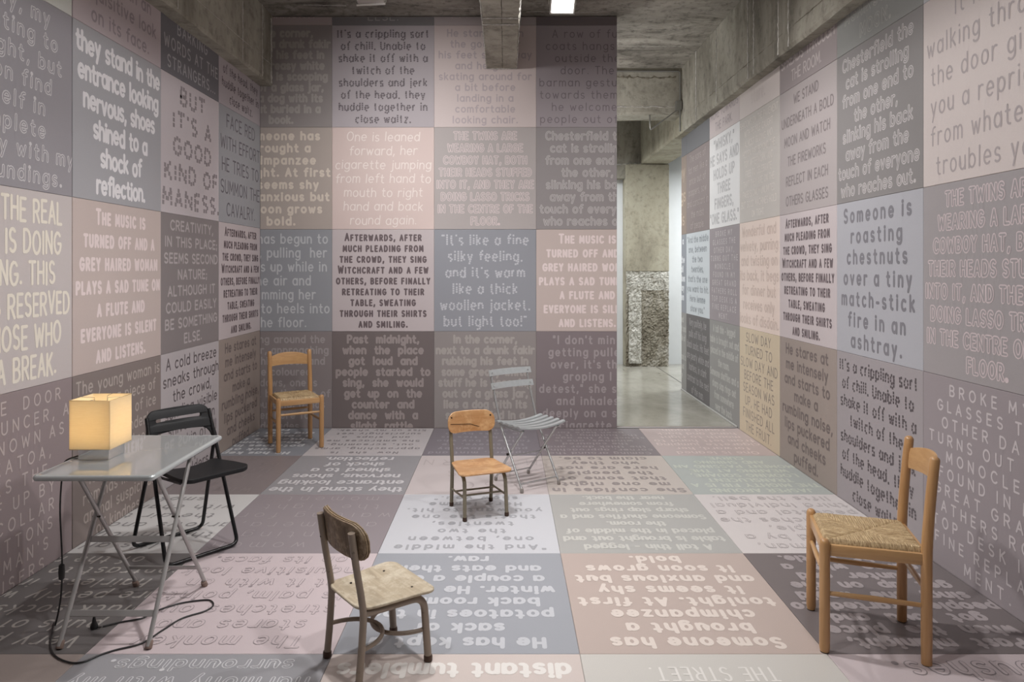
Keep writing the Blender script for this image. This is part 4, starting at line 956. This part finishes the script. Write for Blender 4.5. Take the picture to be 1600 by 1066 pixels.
for s, xx in ((-1, -1.826), (1, -1.462)):
    x = xx-cx; xi = x-s*.014
    a = tube('leg', [(x, 2.852-cy, .012), (x, 3.245-cy, .704)], .0095, leg_m, tb, 12)
    b = tube('leg', [(xi, 3.428-cy, .012), (xi, 2.940-cy, .704)], .0095, leg_m, tb, 12)
    for (q, yy, dy, par) in ((x, 2.852, .393, a), (xi, 3.428, -.488, b)):
        M_ = Matrix.Translation((q, yy-cy, .0)) @ Matrix.Rotation(-math.atan2(dy, .692), 4, 'X')
        bm = bmesh.new(); lathe(bm, [(.012, .002), (.0145, .006), (.0135, .03), (.0115, .036)], M_, 14); obj('foot', bm, glide, par, True)
    bm = bmesh.new(); lathe(bm, [(.004, -.017), (.004, .017)], Matrix.Translation((x-s*.006, 3.104-cy, .455)) @ Matrix.Rotation(PI/2, 4, 'Y'), 10); obj('pivot_bolt', bm, screw_m, tb)
def flatbar(y, z, x0, x1, tilt):
    bm = bmesh.new(); box(bm, x0, x1, -.003, .003, -.013, .013, .002, M=Matrix.Translation((0, y-cy, z)) @ Matrix.Rotation(tilt, 4, 'X')); return obj('cross_bar', bm, leg_m, tb)
flatbar(2.852+.393*.11/.692, .118, -1.826-cx, -1.462-cx, -.5); flatbar(2.852+.393*.365/.692, .372, -1.826-cx, -1.462-cx, -.5)
flatbar(3.428-.488*.115/.692, .124, -1.812-cx, -1.476-cx, .6)
for y in (3.245, 2.940): obj('hinge_rail', newbox(TX0-cx+.05, TX1-cx-.03, y-cy-.01, y-cy+.01, TZ-.030, TZ-.021), leg_m, tb)

# ---------------------------------------------------------------- lamp
chrome = mat_plain('chrome', (.78, .78, .78, 1), rough=.06, metal=1.0)
def mat_shade():
    m = bpy.data.materials.new('linen_shade'); m.use_nodes = True; nt = m.node_tree; N = nt.nodes; L = nt.links
    N.remove(N['Principled BSDF']); out = N['Material Output']
    d = N.new('ShaderNodeBsdfDiffuse'); tr = N.new('ShaderNodeBsdfTranslucent'); mx = N.new('ShaderNodeMixShader'); mx.inputs[0].default_value = .55
    tc = N.new('ShaderNodeTexCoord'); mp = N.new('ShaderNodeMapping'); mp.inputs['Scale'].default_value = (30, 30, 400); n = N.new('ShaderNodeTexNoise'); n.inputs['Scale'].default_value = 1
    r = N.new('ShaderNodeValToRGB'); r.color_ramp.elements[0].color = (.78, .69, .52, 1); r.color_ramp.elements[1].color = (.88, .80, .64, 1)
    L.new(tc.outputs['Object'], mp.inputs[0]); L.new(mp.outputs[0], n.inputs['Vector']); L.new(n.outputs['Fac'], r.inputs[0])
    L.new(r.outputs[0], d.inputs[0]); L.new(r.outputs[0], tr.inputs[0]); L.new(d.outputs[0], mx.inputs[1]); L.new(tr.outputs[0], mx.inputs[2]); L.new(mx.outputs[0], out.inputs[0])
    return m
shade_m = mat_shade(); trimshade = mat_plain('shade_seam', (.50, .38, .20, 1), rough=.8)
lp = thing('table_lamp', 'lit cube table lamp with cream fabric shade and chrome block base', 'lamp', (-1.801, 3.107, TZ))
obj('base', newbox(-.066, .068, -.062, .068, 0, .075, .002), chrome, lp)
tube('stem', [(0, 0, .075), (0, 0, .12)], .010, chrome, lp, 12)
h = .088; z0, z1 = .052, .264
bm = bmesh.new()
for x0, x1, y0, y1 in ((-h, h, -h, -h+.0012), (-h, h, h-.0012, h), (-h, -h+.0012, -h+.0012, h-.0012), (h-.0012, h, -h+.0012, h-.0012)): box(bm, x0, x1, y0, y1, z0, z1)
sh = obj('lamp_shade', bm, shade_m, lp)
for z in (z0, z1): tube('shade_rim', [(-h, -h, z), (h, -h, z), (h, h, z), (-h, h, z)], .0016, trimshade, sh, 6, closed=True)
for a in (0, 1): tube('spider_wire', [(-h if a else 0, 0 if a else -h, z1), (-.03 if a else 0, 0 if a else -.05, z1-.002), (-.028 if a else 0, 0 if a else -.045, z1-.025), (.028 if a else 0, 0 if a else .045, z1-.025), (.03 if a else 0, 0 if a else .05, z1-.002), (h if a else 0, 0 if a else h, z1)], .0012, steel, sh, 6)
bulb_m = emit('bulb', (1, .72, .38, 1), 14)
bm = bmesh.new(); bmesh.ops.create_uvsphere(bm, u_segments=16, v_segments=10, radius=.026, matrix=Matrix.Translation((0, 0, .150))); obj('bulb', bm, bulb_m, lp, True)
ld = bpy.data.lights.new('bulb_light', 'POINT'); ld.energy = 9.5; ld.color = (1, .82, .58); ld.shadow_soft_size = .028
lo = bpy.data.objects.new('bulb_light', ld); COL.objects.link(lo); lo.parent = lp; lo.location = (0, 0, .150)
# cord
black_c = mat_plain('black_cord', (.012, .012, .012, 1), rough=.4)
def catmull(P, n=6):
    P = [Vector(p) for p in P]; out = []
    for i in range(len(P)-1):
        p0 = P[max(0, i-1)]; p1 = P[i]; p2 = P[i+1]; p3 = P[min(len(P)-1, i+2)]
        for k in range(n):
            t = k/n; out.append(.5*((2*p1)+(-p0+p2)*t+(2*p0-5*p1+4*p2-p3)*t*t+(-p0+3*p1-3*p2+p3)*t**3))
    out.append(P[-1]); return out
cr = thing('power_cord', 'black lamp cord with inline switch hanging from the table and looping on the floor', 'cord')
fp = [(84, 976), (79, 1000), (80, 1018), (90, 1030), (112, 1038), (132, 1036), (155, 1026), (180, 1018), (222, 1007), (255, 986), (285, 968), (320, 957), (333, 948), (330, 941), (318, 939.5), (280, 945), (243, 957), (222, 968), (190, 974), (160, 981)]
path = [(-1.8725, 3.12, TZ+.010), (-1.895, 3.09, TZ+.006), (-1.928, 3.05, TZ-.01), (-1.928, 3.03, .64), (-1.935, 3.03, .50), (-1.92, 3.02, .30), (-1.925, 3.02, .14), (-1.935, 3.00, .03)]+[(*ground(x, y), .005) for x, y in fp]
tube('cable', catmull(path, 5), .0036, black_c, cr, 8)
bm = bmesh.new(); lathe(bm, [(.004, -.036), (.011, -.030), (.013, 0), (.011, .030), (.004, .036)], Matrix.Translation((-1.922, 3.02, .245)), 12); obj('inline_switch', bm, black_c, cr, True)
gx, gy = ground(147, 983)
bm = bmesh.new(); lathe(bm, [(.014, .002), (.016, .012), (.009, .03), (.005, .052)], Matrix.Translation((gx, gy, 0)), 12); box(bm, gx+.004, gx+.03, gy-.004, gy+.004, .006, .010); obj('plug', bm, black_c, cr, True)
